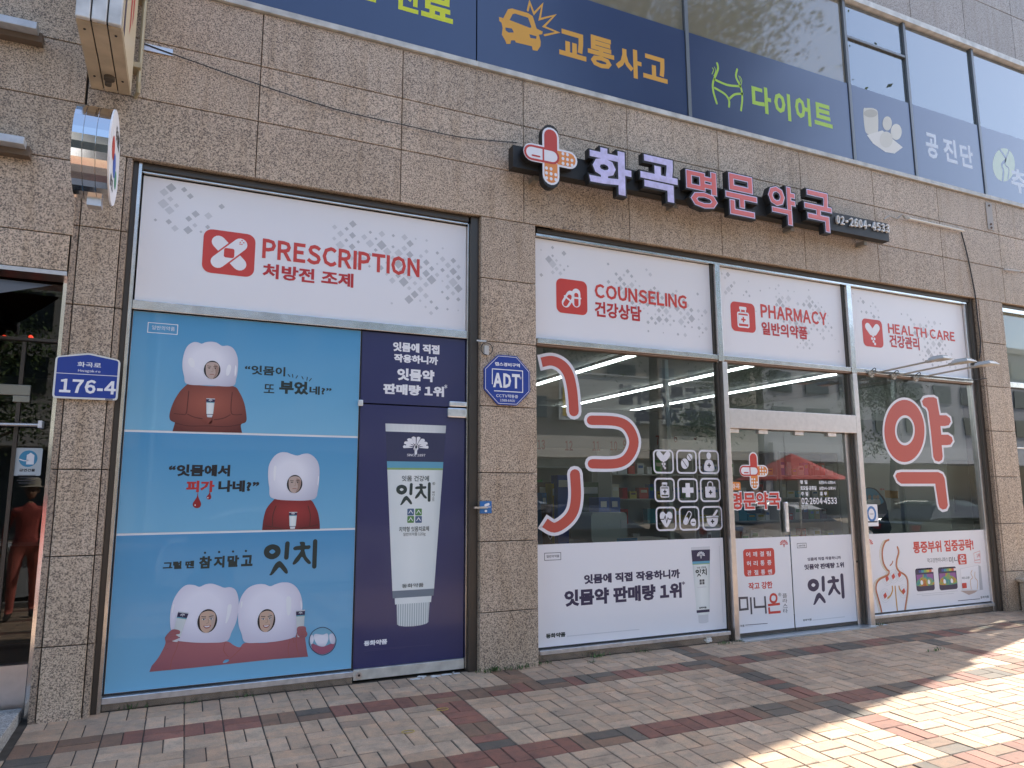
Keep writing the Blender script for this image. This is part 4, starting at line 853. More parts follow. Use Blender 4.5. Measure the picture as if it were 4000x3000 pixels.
fan(A, *at(*cH(870, 255), YD), .11, RED, 1); A.text('lettering', '화약품', box_u(cH, YD, 272, 1330, 358, 1292), INK, .02); A.rib('fine_print', hh([(370, 1300), (655, 1278)]), .006, DG); A.rib('fine_print', hh([(370, 1318), (470, 1310)]), .005, LGREY); A.flush()
t, A = sheet('poster', 'white poster with large dark two letter product name on the right door leaf', 'poster', 5.592, 6.50, .048, .990, WHITE, y=.142, th=.006)
fb = box_u(cH, YD, 1043, 300, 1158, 237); frame(A, fb, .005, GREYP); A.text('lettering', '일반의약품', box_u(cH, YD, 1058, 284, 1145, 256), GREYP, .01)
A.text('lettering', '잇몸에 직접 작용하니까', box_u(cH, YD, 1176, 470, 1606, 402), NAVYP, .04); A.text('lettering', '잇몸약 판매량 1위', box_u(cH, YD, 1136, 586, 1645, 482), NAVYP, .05)
yitchi(A, box_u(cH, YD, 1192, 1040, 1640, 655), NAVYP, 1); A.text('lettering', '동화약품', box_u(cH, YD, 1118, 1252, 1228, 1212), INK, .02); A.rib('fine_print', hh([(1242, 1236), (1655, 1192)]), .010, LGREY); A.flush()
t, A = sheet('poster', 'white pain patch poster with orange outline of a human back at the far right window', 'poster', 6.685, 8.83, .104, .985, WHITE)
ii = lambda l: pts(cI, YL, l)
OR1, OR2 = mat('ochre_print', (.60, .32, .09), .4), mat('rust_print', (.50, .16, .07), .4)
L1 = [(542, 185), (500, 210), (468, 290), (462, 380), (480, 480), (520, 550), (545, 575), (530, 620), (440, 665), (395, 720), (385, 800), (410, 900), (440, 1010), (458, 1100)]
L2 = [(648, 275), (662, 340), (640, 430), (635, 510), (665, 570), (740, 620), (772, 690), (775, 800), (760, 930), (738, 1075)]
YGP = mat('straw_print', (.62, .52, .28), .4)
for l_, m_, w_, dx in ((L1, YGP, .006, -32), (L1, YGP, .008, -16), (L1, OR2, .022, 0), (L2, YGP, .006, 14), (L2, OR2, .022, 0), ([(592, 450), (580, 480), (558, 502)], OR2, .014, 0), ([(585, 760), (588, 810), (565, 870), (530, 905)], OR1, .02, 0), ([(620, 760), (632, 900), (650, 1080)], OR1, .018, 0), ([(668, 760), (680, 800), (722, 850)], OR1, .02, 0)):
    A.rib('back_outline', cr(ii([(a + dx, b) for a, b in l_])), w_, m_, 1 if dx else 2)
for x_, y_ in ((521, 664), (598, 637), (674, 613), (497, 874), (725, 820)):
    c_ = at(*cI(x_, y_), YL)
    for r_ in (.052, .075): A.rib('patch_mark', ell(c_[0], c_[1], r_ * 1.05, r_, 24), .004, LGREY, 1, True)
    A.poly('patch_mark', [(c_[0] - .03, c_[1] + .008), (c_[0] + .012, c_[1] + .036), (c_[0] + .03, c_[1] - .008), (c_[0] - .012, c_[1] - .036)], RED, 3)
fan(A, *at(*cI(297, 240), YL), .13, RED, 1)
A.text('lettering', '통증부위 집중공략!', box_u(cI, YL, 848, 355, 1580, 172), RED, .03); A.text('lettering', '작고강한미니파스', box_u(cI, YL, 1020, 470, 1272, 398), GREYP, .0); A.text('lettering', '미니', box_u(cI, YL, 1288, 470, 1398, 390), GREYP, .015)
A.poly('lettering', rrect(*box_u(cI, YL, 1404, 492, 1494, 358), .015), RED, 2); A.text('lettering', '온', box_u(cI, YL, 1420, 478, 1480, 372), WHITEP, .02, 3)
m, n, l, b = nt('thermal_print'); _g = n.new('ShaderNodeNewGeometry'); _t = n.new('ShaderNodeTexNoise'); _t.inputs['Scale'].default_value = 9; _t.inputs['Detail'].default_value = 4; l.new(_g.outputs['Position'], _t.inputs[0])
_r = ramp(n, _t.outputs[0], [(.34, (.06, .15, .35)), (.44, (.08, .32, .25)), (.50, (.25, .38, .10)), (.56, (.55, .32, .06)), (.64, (.50, .12, .03))], l); l.new(_r.outputs[0], b.inputs['Base Color'])
THER = m; PUR = mat('purple_print', (.28, .10, .30), .4)
for X_, Y_, k_ in ((868, 560, 0), (1150, 545, 1)):
    q0 = at(*cI(X_, Y_ + 15), YL); q1 = at(*cI(X_ + 245, Y_ + 245), YL); x0, x1, z0, z1 = q0[0], q1[0], q1[1], q0[1] + .03
    A.poly('thermal_picture', rrect(x0, z0, x1, z1, .03), NAVYP, 1); A.poly('thermal_picture', [(x0 + .015, z0 + .06), (x1 - .015, z0 + .06), (x1 - .015, z1 - .07), (x0 + .015, z1 - .07)], PUR, 2)
    w_, h_ = x1 - x0 - .03, z1 - z0 - .13
    A.poly('thermal_picture', cr([(x0 + .015 + w_ * a, z0 + .06 + h_ * b_) for a, b_ in ((0.02, .02), (.02, .45), (.25, .72), (.36, .78), (.38, .98), (.62, .98), (.64, .78), (.78, .70), (.98, .45), (.98, .02))], True), THER, 3)
    for a in (.28, .72): A.poly('thermal_picture', cr([(x0 + .015 + w_ * (a + u), z0 + .06 + h_ * v) for u, v in ((-.06, .15), (-.07, .4), (0, .5), (.07, .35), (.05, .12))], True), WHITEP, 4)
    for j_, c3 in enumerate(((.05, .08, .3), (.05, .3, .35), (.2, .4, .1), (.6, .45, .05), (.6, .12, .05), (.8, .7, .7))): A.poly('thermal_picture', [(x0 + .06 + j_ * .045, z1 - .05), (x0 + .105 + j_ * .045, z1 - .05), (x0 + .105 + j_ * .045, z1 - .02), (x0 + .06 + j_ * .045, z1 - .02)], mat('scale_print%d' % j_, c3, .4), 3)
for k_, (a, b_, c3, d_) in enumerate(((895, 552, 1062, 540), (1160, 535, 1345, 520), (890, 862, 1392, 815), (950, 876, 1345, 845))): A.rib('fine_print', ii([(a, b_), (c3, d_)]), .008, LGREY, 1)
# product box print
A.poly('printed_box', ii([(1425, 545), (1648, 498), (1665, 805), (1448, 800)]), WHITEP, 1); A.rib('printed_box', ii([(1425, 545), (1648, 498), (1665, 805), (1448, 800)]), .005, LGREY, 2, True); A.poly('printed_box', ii([(1648, 498), (1675, 510), (1705, 800), (1665, 805)]), MGREY, 2)
A.text('printed_box', '미니온', box_u(cI, YL, 1448, 675, 1540, 635), GREYP, .02, 2); A.poly('printed_box', rrect(*box_u(cI, YL, 1450, 785, 1500, 715), .01), RED, 3); A.poly('printed_box', ii([(1425, 815), (1640, 810), (1600, 840), (1530, 865)]), SKIN, 2)
for l_ in ([(1570, 560), (1555, 600), (1575, 650), (1548, 690), (1560, 795)], [(1605, 580), (1605, 650), (1638, 700), (1632, 795)]): A.rib('printed_box', cr(ii(l_)), .007, OR1, 3)
q0 = ii([(1590, 350), (1668, 322), (1672, 470), (1605, 468)]); A.rib('printed_tag', q0, .004, RED, 1, True); A.text('printed_tag', '1위', box_u(cI, YL, 1628, 405, 1664, 352), RED, .02, 1); A.rib('printed_tag', ii([(1605, 438), (1668, 430)]), .006, RED, 1)
A.text('lettering', '동화약품', box_u(cI, YL, 1676, 912, 1776, 872), INK, .02); A.rib('fine_print', ii([(1398, 938), (1668, 913)]), .007, GREYP, 1); A.flush()

# ------------------------------------------------------------------ cut film letters and icons on the window glass (in front of the pane)
YG = .1235
def decal(name, label, cat, c, px, py, group=None):
    x, z = at(*c(px, py), YG); return thing(name, label, cat, (x, YG, z), group)
dd = lambda l: pts(cD, YG, l); ff = lambda l: pts(cF, YG, l)
DW = mat('window_decal_white', (.74, .74, .78), .4); DR = mat('window_decal_red', (.50, .085, .06), .4)
def stroke_letter(t, c, outline, wcap):
    A = Art(t, YG); p = pts(c, YG, outline)
    A.rib('white_border', p, .06, DW, 1, True); A.poly('red_fill', p, DR, 2); A.poly('white_border', p, DW, 1.5); return A
def thick(l, w, c):                # outline of a thick stroke given by its middle line in crop pixels
    p = cr([Vector(a) for a in l] if False else l, False, 5); L_, R_ = [], []
    for i in range(len(p)):
        a, b = Vector(p[max(0, i - 1)]), Vector(p[min(len(p) - 1, i + 1)]); d = (b - a).normalized(); n_ = Vector((-d.y, d.x)) * w / 2; L_.append(Vector(p[i]) + n_); R_.append(Vector(p[i]) - n_)
    return L_, R_
def tl_outline(l, w, cap0=True, cap1=True):
    L_, R_ = thick(l, w, None); p0, p1 = Vector(l[0]), Vector(l[-1]); o = [tuple(a) for a in L_]
    if cap1:
        a = L_[-1] - p1
        for k in range(1, 6): o.append(tuple(p1 + Matrix.Rotation(-math.pi * k / 6, 2) @ a))
    o += [tuple(a) for a in R_[::-1]]
    if cap0:
        a = R_[0] - p0
        for k in range(1, 6): o.append(tuple(p0 + Matrix.Rotation(-math.pi * k / 6, 2) @ a))
    return o
w3 = [('hook shaped red piece with white border at the top left of the window', [(128, 225), (205, 213), (280, 245), (330, 310), (355, 400), (368, 500), (374, 600)], 74, False, True),
      ('red letter piece shaped like a sideways U in the middle of the window', [(508, 667), (700, 676), (790, 725), (832, 835), (790, 945), (700, 996), (515, 999)], 72, True, True),
      ('red J shaped piece with white border low at the left of the window', [(382, 1078), (390, 1240), (370, 1360), (310, 1440), (225, 1486), (152, 1450)], 76, True, False)]
for lab, l_, w_, c0, c1 in w3:
    t = decal('window_letter', lab, 'window lettering', cD, *l_[len(l_) // 2]); A = stroke_letter(t, cD, tl_outline(l_, w_, c0, c1), 0); A.flush()
t = decal('window_letter', 'huge red Korean letter with white border on the rightmost window', 'window lettering', cF, 700, 950); A = Art(t, YG)
o1 = ff(ell(586, 795, 163, 252, 48)); o2 = ff(ell(590, 790, 80, 122, 40))
A.rib('white_border', o1, .06, DW, 1, True); A.rib('white_border', o2, .06, DW, 1, True); A.loops('red_fill', [o1, o2[::-1]], DR, 2)
o3 = [(728, 555), (745, 530), (780, 522), (825, 522), (848, 535), (856, 580), (868, 650), (872, 668), (925, 668), (955, 690), (962, 720), (945, 748), (915, 755), (878, 755), (885, 825), (940, 825), (970, 845), (978, 875), (960, 905), (930, 910), (888, 910), (896, 1000), (890, 1030), (865, 1044), (835, 1035), (820, 1005), (800, 800), (780, 640), (768, 610), (738, 588)]
o4 = [(512, 1160), (525, 1135), (560, 1128), (860, 1128), (895, 1145), (912, 1180), (938, 1395), (925, 1425), (895, 1432), (870, 1415), (860, 1385), (835, 1222), (560, 1222), (530, 1200)]
for o_ in (o3, o4): p = ff(o_); A.rib('white_border', p, .06, DW, 1, True); A.poly('red_fill', p, DR, 2)
A.flush()
ic = [(1058, 982, 'a capsule heart spilling pills'), (1234, 984, 'two round tablets'), (1404, 985, 'a person with a cross on the chest'), (1067, 1198, 'a medicine bottle'), (1243, 1200, 'a broad plain cross'), (1415, 1198, 'a first aid bag'), (1078, 1418, 'a heart with a pulse line'), (1255, 1415, 'a capsule and a tablet'), (1430, 1413, 'a mortar and pestle')]
for i_, (px, py, lab) in enumerate(ic):
    t = decal('window_icon', 'white rounded square window icon showing ' + lab, 'window icon', cD, px, py, 'nine white pharmacy icons on the glass'); A = Art(t, YG)
    x0, z1 = at(*cD(px - 74, py - 90), YG); x1 = at(*cD(px + 74, py), YG)[0]; z0 = at(*cD(px, py + 90), YG)[1]; cx, cz = at(*cD(px, py), YG); s = (x1 - x0); H = (z1 - z0) / 2
    A.rib('icon_border', rrect(cx - s / 2, cz - H * .95, cx + s / 2, cz + H * .95, s * .17), s * .075, DW, 1, True)
    k = 'icon_symbol'; gl_ = GASKET; V = lambda u, v: (cx + u * s, cz + v * s)
    if i_ == 0: capheart(A, cx, cz + s * .1, s, DW, 1, k)
    if i_ == 1:
        for u, v, r_ in ((-.1, -.08, .2), (.17, .2, .14)): A.poly(k, ell(*V(u, v), s * r_, s * r_ * 1.1), DW, 1); A.rib(k, [V(u - r_ * .6, v + r_ * .75), V(u + r_ * .6, v - r_ * .75)], s * .03, gl_, 2)
    if i_ == 2: A.poly(k, ell(*V(0, .26), s * .12, s * .15), DW, 1); A.poly(k, cr([V(-.24, -.36), V(-.22, -.05), V(-.1, .08), V(.1, .08), V(.22, -.05), V(.24, -.36)], True), DW, 1); plus(A, *V(0, -.14), s * .09, gl_, 2, k)
    if i_ == 3: bottle(A, cx, cz, s * .95, DW, gl_, 1, k)
    if i_ == 4: plus(A, cx, cz, s * .3, DW, 1, k, .38)
    if i_ == 5: A.poly(k, rrect(*V(-.27, -.32), *V(.27, .14), s * .05), DW, 1); A.rib(k, cr([V(-.13, .12), V(-.12, .28), V(0, .34), V(.12, .28), V(.13, .12)]), s * .05, DW, 1); plus(A, *V(0, -.1), s * .09, gl_, 2, k)
    if i_ == 6: A.poly(k, cr([V(0, -.36), V(-.25, -.1), V(-.33, .1), V(-.28, .25), V(-.14, .3), V(0, .2), V(.14, .3), V(.28, .25), V(.33, .1), V(.25, -.1)], True), DW, 1); A.rib(k, [V(-.3, -.02), V(-.12, -.02), V(-.05, .12), V(.02, -.16), V(.09, .04), V(.13, -.02), V(.3, -.02)], s * .04, gl_, 2)
    if i_ == 7: A.rib(k, cap(cx - s * .1, cz + s * .02, s * .6, s * .22, 1.0), s * .04, DW, 1, True); A.poly(k, cap(cx - s * .18, cz - s * .09, s * .3, s * .17, 1.0), DW, 2); A.poly(k, ell(*V(.2, -.17), s * .15, s * .16), DW, 1); A.rib(k, [V(.12, -.17), V(.28, -.17)], s * .04, gl_, 2)
    if i_ == 8: A.poly(k, cr([V(-.3, .0), V(-.26, -.2), V(-.1, -.34), V(.1, -.34), V(.26, -.2), V(.3, .0)], False) , DW, 1); A.rib(k, [V(-.3, .06), V(.3, .06)], s * .06, DW, 1); A.rib(k, [V(.08, .1), V(.25, .3)], s * .11, DW, 1); plus(A, *V(0, -.14), s * .09, gl_, 2, k)
    A.flush()
# door lettering
YG = .148
ee = lambda l: pts(cE, YG, l)
def crossmark(A, cx, cz, r, l, m1=RED, m2=ORANGE, mw=WHITEP, nm='cross_emblem'):
    w = r * .62
    for d_ in (0, 1):
        L_ = 2 * r
        A.poly(nm, cap(cx, cz, L_ * 1.0, w, math.pi / 2 * d_), mw, l + d_ * .3)
    h_ = w * .5 - r * .07
    def half(a0, a1, cx_, cz_, rr_, ex, ez): return None
    A.poly(nm, [(cx - h_, cz - h_ * .1)] + [(cx + h_ * math.cos(a), cz + r - w / 2 + h_ * math.sin(a)) for a in [math.pi - math.pi * k / 8 for k in range(9)]] + [(cx + h_, cz - h_ * .9)], m1, l + 2)
    A.poly(nm, [(cx - h_, cz - h_)] + [(cx + h_ * math.cos(a), cz - r + w / 2 + h_ * math.sin(a)) for a in [math.pi + math.pi * k / 8 for k in range(9)]] + [(cx + h_, cz - h_)], m2, l + 2)
    A.poly(nm, [(cx + h_, cz + h_)] + [(cx + r - w / 2 + h_ * math.cos(a), cz + h_ * math.sin(a)) for a in [math.pi / 2 - math.pi * k / 8 for k in range(9)]] + [(cx + h_, cz - h_)], m2, l + 2)
    A.rib(nm, cap(cx - r * .33, cz - h_ * .05, r * 1.22, h_ * 1.9, 0), r * .075, m1, l + 4, True)
    A.poly(nm, cap(cx - r * .33, cz - h_ * .05, r * 1.17, h_ * 1.8, 0), mw, l + 3); A.rib(nm, [(cx - r * .28, cz + h_ * .9), (cx - r * .28, cz - h_ * .95)], r * .06, m1, l + 5); A.rib(nm, [(cx - r * .68, cz - h_ * .45), (cx - r * .42, cz - h_ * .45)], r * .06, m1, l + 5)
    for k in range(8):
        u, v = (k % 3 - 1) * .17, (k // 3 - 1) * .17
        A.poly(nm, ell(cx + r * (.62 + u), cz + r * v, r * .055, r * .06, 10), mw, l + 4); A.poly(nm, ell(cx + r * u, cz + r * (-.62 + v), r * .055, r * .06, 10), mw, l + 4)
cx, cz = at(*cE(404, 1014), YG); r_ = (at(*cE(508, 1014), YG)[0] - at(*cE(300, 1014), YG)[0]) / 2
t = thing('door_decal', 'plaster and capsule cross above small red pharmacy name on the glass door', 'window lettering', (cx, YG, cz)); A = Art(t, YG); crossmark(A, cx, cz, r_ * 1.12, 1)
A.poly('orange_label', rrect(*box_d(cE, YG, 206, 1105, 298, 1172), .015), ORANGE, 1); A.text('lettering', '화곡', box_d(cE, YG, 216, 1118, 288, 1160), WHITEP, .02, 2)
bb = box_d(cE, YG, 215, 1188, 622, 1322); A.text('white_border', '명문약국', (bb[0] - .012, bb[1] - .012, bb[2] + .012, bb[3] + .012), WHITEP, .075, 1); A.text('lettering', '명문약국', bb, RED, .035, 3); A.flush()
t = thing('door_decal', 'white opening hours and telephone number lettering on the right door leaf', 'window lettering', (*at(*cE(930, 1190), YG), YG)[:1] + (YG, at(*cE(930, 1190), YG)[1])); A = Art(t, YG)
for s_, q0 in (('평 일', (776, 1090, 838, 1122)), ('토요일·공휴일', (780, 1136, 912, 1172)), ('주 일', (784, 1184, 845, 1216)), ('오전9시~오후9시', (930, 1094, 1064, 1124)), ('오전9시~오후3시', (932, 1142, 1066, 1170)), ('휴 무', (938, 1184, 998, 1216)), ('02·2604·4533', (788, 1232, 1078, 1284))):
    A.text('lettering', s_, box_d(cE, YG, *q0), WHITEP, .03 if len(s_) < 12 or s_[0] != '오' else .02)
A.flush()
# paper sticker and cardboard display behind the right pane
YG = .1245
t = thing('paper_notice', 'white paper notice with a blue ring stuck on the right window beside the door', 'sticker', (at(*cF(318, 1480), YG)[0], YG, at(*cF(318, 1480), YG)[1])); A = Art(t, YG)
bb = box_d(cF, YG, 265, 1390, 378, 1565); A.poly('paper', [(bb[0], bb[1]), (bb[2], bb[1]), (bb[2], bb[3]), (bb[0], bb[3])], WHITEP, 1); c_ = at(*cF(320, 1467), YG)
A.rib('blue_ring', ell(c_[0], c_[1], .062, .075), .028, mat('ring_blue', (.06, .20, .48), .4), 2, True); A.text('lettering', 'TOUCH', (c_[0] - .03, c_[1] - .008, c_[0] + .03, c_[1] + .008), GREYP, 0, 2); A.rib('fine_print', [(bb[0] + .02, bb[1] + .05), (bb[2] - .02, bb[1] + .05)], .016, GREYP, 2); A.flush()
YI = .30
t = thing('cardboard_display', 'blue and navy cardboard display with a round top behind the right window', 'display stand', (at(*cF(340, 1500), YI)[0], YI, .9)); A = Art(t, YI)
A.poly('blue_arch', cr(pts(cF, YI, [(240, 1275), (290, 1252), (350, 1262), (400, 1310), (440, 1380), (450, 1480), (470, 1610), (240, 1620)]), False), mat('display_navy', (.02, .03, .07), .5), 1)
A.poly('blue_arch', cr(pts(cF, YI, [(245, 1280), (290, 1260), (345, 1270), (390, 1320), (415, 1375), (330, 1400), (250, 1390)]), True), mat('display_blue', (.10, .35, .60), .5), 2)
for x_ in (303, 343, 370): A.poly('printed_people', pts(cF, YI, ell(x_, 1330, 14, 18, 12)), SKIN, 3); A.poly('printed_people', cr(pts(cF, YI, [(x_ - 20, 1390), (x_ - 15, 1350), (x_ + 15, 1350), (x_ + 20, 1390)]), True), WHITEP, 3)
o_ = A.flush(); bx('backing_board', *(sorted([at(*cF(240, 1500), YI)[0], at(*cF(460, 1500), YI)[0]])), YI, YI + .12, .05, 1.25, mat('display_side', (.03, .04, .08), .6), t)
t = thing('shelf_talker', 'orange and white price card hanging behind the right window glass', 'price card', (at(*cF(520, 1300), YI)[0], YI, 1.5)); A = Art(t, YI)
A.poly('card', pts(cF, YI, [(425, 1275), (535, 1282), (535, 1342), (430, 1335)]), mat('card_orange', (.50, .32, .14), .5)); A.poly('card', pts(cF, YI, [(500, 1350), (580, 1350), (575, 1425), (500, 1420)]), mat('card_white', (.6, .58, .55), .5)); A.text('card', 'NEW', box_d(cF, YI, 388, 1260, 425, 1276), DRED, .03); A.flush()

# ================================================================== THE BIG SIGN
BOXB = mat('sign_black', (.022, .022, .022), .5, .2, var=.2, vscale=6); LAV = mat('lavender_acrylic', (.62, .58, .78), .35, coat=.2); LRED = mat('red_acrylic', (.68, .15, .14), .35, coat=.2)
LAVW = mat('worn_lavender_acrylic', (.58, .55, .82), .4, var=.16, vscale=16)
sg = thing('pharmacy_sign', 'long black sign bar with raised Korean letters, capsule cross and telephone number', 'sign', (4.6, -.1, 4.5))
def tz(x): return 4.634 + (x - 2.144) * .0103
b = MB(); y0, y1 = -.20, -.10
for x in (2.19, 7.12): pass
xa, xb = 2.17, 7.08
b.add([(xa, y0, 4.39), (xb, y0, 4.40), (xb, y1, 4.40), (xa, y1, 4.39), (xa, y0, 4.60), (xb, y0, 4.62), (xb, y1, 4.62), (xa, y1, 4.60)], [(0, 1, 5, 4), (1, 2, 6, 5), (2, 3, 7, 6), (3, 0, 4, 7), (4, 5, 6, 7), (3, 2, 1, 0)])
b.build('sign_bar', BOXB, sg)
for x in (2.42, 4.0, 5.6, 6.75):
    for z, dz in ((4.60, .05), (4.39, -.05)): bx('bracket', x, x + .05, -.12, -.002, min(z, z + dz), max(z, z + dz), mat('bracket_steel', (.30, .28, .24), .5, .6), sg)
YS = -.275
def letter(ch, bb, red):
    v, f = glyphs3(ch, bb, .075, YS, -.201); o = mk('letter_box', v, f, BOXB, sg)
    s = (bb[2] - bb[0]); d1 = .03 * s; d2 = d1 + .022 * s
    m = LAV if red else LAVW
    v, f = glyphs(ch, (bb[0] + d1, bb[1] + d1, bb[2] - d1, bb[3] - d1), .035, YS - .002, .001); mk('letter_face', v, f, m, o)
    if red: v, f = glyphs(ch, (bb[0] + d2, bb[1] + d2, bb[2] - d2, bb[3] - d2), .015, YS - .0045, .001); mk('letter_inset', v, f, LRED, o)
for ch, c, q0, red in (('화', cL, (652, 925, 952, 1290), 0), ('곡', cL, (985, 982, 1252, 1332), 0), ('명', cL, (1282, 1068, 1508, 1378), 1), ('문', cL, (1534, 1100, 1768, 1432), 1), ('약', cM, (-12, 1172, 192, 1478), 1), ('국', cM, (220, 1210, 430, 1522), 1)):
    letter(ch, box_d(c, YS, *q0), red)
cx, cz = at(*cL(417, 1012), YS); r_ = (at(*cL(592, 1012), YS)[0] - at(*cL(243, 1012), YS)[0]) / 2
print('cross', cx, cz, r_)
cb = MB()
def capbox(cx, cz, L, w, a, ya, yb):
    p = cap(cx, cz, L, w, a); n = len(p); cb.add([(x, ya, z) for x, z in p] + [(x, yb, z) for x, z in p], [tuple(range(n)), tuple(range(2 * n - 1, n - 1, -1))] + [(i, (i + 1) % n, n + (i + 1) % n, n + i) for i in range(n)])
r_ *= 1.0; rz = r_ * 1.1
capbox(cx, cz, 2 * r_, r_ * .62, 0, YS, -.201); capbox(cx, cz, 2 * rz, r_ * .62, math.pi / 2, YS - .0005, -.2015)
eb = cb.build('emblem_box', BOXB, sg); A = Art(sg, YS - .001); crossmark(A, cx, cz, r_ * 1.0, 1, mat('emblem_red', (.50, .06, .045), .35), mat('emblem_orange', (.72, .27, .07), .35), mat('emblem_white', (.78, .78, .82), .35)); A.flush()
for i_, ch in enumerate('02-2604-4533'):
    wdt = 29; x_ = 440 + i_ * 29.2; y_ = 1394 + i_ * 5.3
    hb = box_d(cM, -.215, x_, y_, x_ + (25 if ch not in '-1' else 16), y_ + 58)
    if ch == '-': zc = (hb[1] + hb[3]) / 2; hb = (hb[0] + .01, zc - .012, hb[2] + .01, zc + .012)
    v, f = glyphs3(ch, hb, .02, -.225, -.201); mk('digit', v, f, mat('digit_white', (.72, .72, .70), .4), sg)

# ================================================================== SMALL SIGNS ON THE COLUMNS
SB = mat('sign_blue', (.012, .045, .29), .4, coat=.15)
t = thing('address_plate', 'blue house number plate reading 176-4 on the left stone column', 'address sign', (-1.04, -.03, 2.13))
jj = lambda y, l: pts(cJ, y, l)
YA = -.03
def plate(t, name, p, y, th, m):
    n = len(p); mk(name, [(x, y, z) for x, z in p] + [(x, y + th, z) for x, z in p], [tuple(range(n)), tuple(range(2 * n - 1, n - 1, -1))] + [(i, (i + 1) % n, n + (i + 1) % n, n + i) for i in range(n)], m, t)
x0, x1, za, zb, zt = -1.232, -.838, 2.128, 2.418, 2.455
pp = lambda g: [(x0 + g, za + g), (x0 + g, zb - g * .6), ((x0 + x1) / 2, zt - g), (x1 - g, zb - g * .6), (x1 - g, za + g)][::-1]
def rnd(p, r=.02):
    o = []; n = len(p)
    for i in range(n):
        a, b_, c_ = Vector(p[i - 1]), Vector(p[i]), Vector(p[(i + 1) % n]); u = (a - b_).normalized() * r; w_ = (c_ - b_).normalized() * r
        for k in range(5): q = k / 4; o.append(tuple((b_ + u) * (1 - q) ** 2 + b_ * 2 * q * (1 - q) + (b_ + w_) * q * q))
    return o
plate(t, 'plate', rnd(pp(0), .025), YA, .022, mat('plate_white', (.72, .72, .68), .4)); A = Art(t, YA)
zl = at(*cJ(570, 936), YA)[1]
A.poly('blue_field', rnd(pp(.012), .015), SB, 1); A.poly('white_rule', [(x0 + .012, zl), (x1 - .012, zl), (x1 - .012, zl + .004), (x0 + .012, zl + .004)], WHITEP, 2)
A.text('lettering', '화곡로', box_d(cJ, YA, 503, 850, 654, 892), WHITEP, .02, 2); A.text('lettering', 'Hwagok-ro', box_d(cJ, YA, 507, 898, 650, 928), WHITEP, .02, 2); A.text('lettering', '176-4', box_d(cJ, YA, 390, 958, 748, 1066), WHITEP, .04, 2)
A.poly('lettering', [(x1 - .075, za + .001), (x1 - .03, za + .001), (x1 - .03, za + .011), (x1 - .075, za + .011)], NAVYP, 2); A.text('lettering', '87727', (x1 - .072, za + .003, x1 - .033, za + .009), WHITEP, .0, 3); A.flush()
t = thing('security_plate', 'blue octagonal security company plate on the middle stone column', 'security sign', (2.187, -.03, 2.24))
cx, cz, rr_ = 2.187, 2.459, .232
oc = lambda r: [(cx + r * math.cos(R(22.5 + 45 * k)) * 1.0, cz + r * math.sin(R(22.5 + 45 * k))) for k in range(8)]
plate(t, 'plate', rnd(oc(rr_ * 1.04), .012), YA, .02, SB); A = Art(t, YA); A.rib('white_rule', oc(rr_ * .985), .004, WHITEP, 1, True)
A.text('lettering', '캡스경비구역', box_d(cC, YA, 700, 236, 808, 260), WHITEP, .03); bb = box_d(cC, YA, 689, 266, 820, 368); A.rib('lettering', [(bb[0] + .02, bb[1]), (bb[2], bb[1]), (bb[2], bb[3]), (bb[0], bb[3]), (bb[0], bb[1] + .06)], .008, WHITEP, 1)
A.text('lettering', 'ADT', box_d(cC, YA, 692, 282, 808, 352), WHITEP, .06, 2); A.text('lettering', '®', box_d(cC, YA, 806, 300, 815, 312), WHITEP, 0, 2)
A.text('lettering', 'CCTV작동중', box_d(cC, YA, 706, 374, 800, 394), WHITEP, .02); A.text('lettering', '1588-6400', box_d(cC, YA, 722, 396, 786, 410), WHITEP, .02); A.flush()
t = thing('camera_notice', 'small blue camera recording notice stuck low on the middle column', 'sticker', (1.97, -.01, 1.37)); A = Art(t, -.012)
bb = box_d(cC, -.012, 636, 838, 686, 890); plate(t, 'plate', [(bb[0], bb[1]), (bb[0], bb[3]), (bb[2], bb[3]), (bb[2], bb[1])], -.012, .01, mat('notice_blue', (.03, .16, .42), .4)); 
A.text('lettering', 'CCTV 녹화중', (bb[0] + .012, bb[1] + .045, bb[2] - .01, bb[1] + .062), WHITEP, .01); A.poly('lettering', cap((bb[0] + bb[2]) / 2 + .01, bb[3] - .03, .05, .022, .3), WHITEP); A.poly('lettering', ell((bb[0] + bb[2]) / 2, bb[1] + .02, .012, .01, 12), WHITEP); A.flush()
bx('wire_clip', 1.88, 2.0, -.03, -.004, 1.34, 1.355, STEELB, thing('cable_clip', 'small steel cable clip across the middle column under the camera notice', 'clip', (1.94, -.02, 1.34)))
t = thing('wall_hook', 'torn white bracket in a loop of wire high on the middle column', 'bracket', (1.97, -.03, 2.72)); b = MB()
c_ = at(*cC(665, 180), -.03); b.tube([(c_[0] + .055 * math.cos(R(a)), -.03, c_[1] + .055 * math.sin(R(a))) for a in range(-60, 271, 15)], .004, 6); b.build('wire_loop', GASKET, t); bx('bracket_piece', c_[0] - .02, c_[0] + .02, -.03, -.002, c_[1] - .05, c_[1] + .03, mat('old_white', (.5, .5, .48), .6), t); bx('clamp_strap', 1.90, 1.99, -.012, -.003, 2.79, 2.805, STEELB, t)

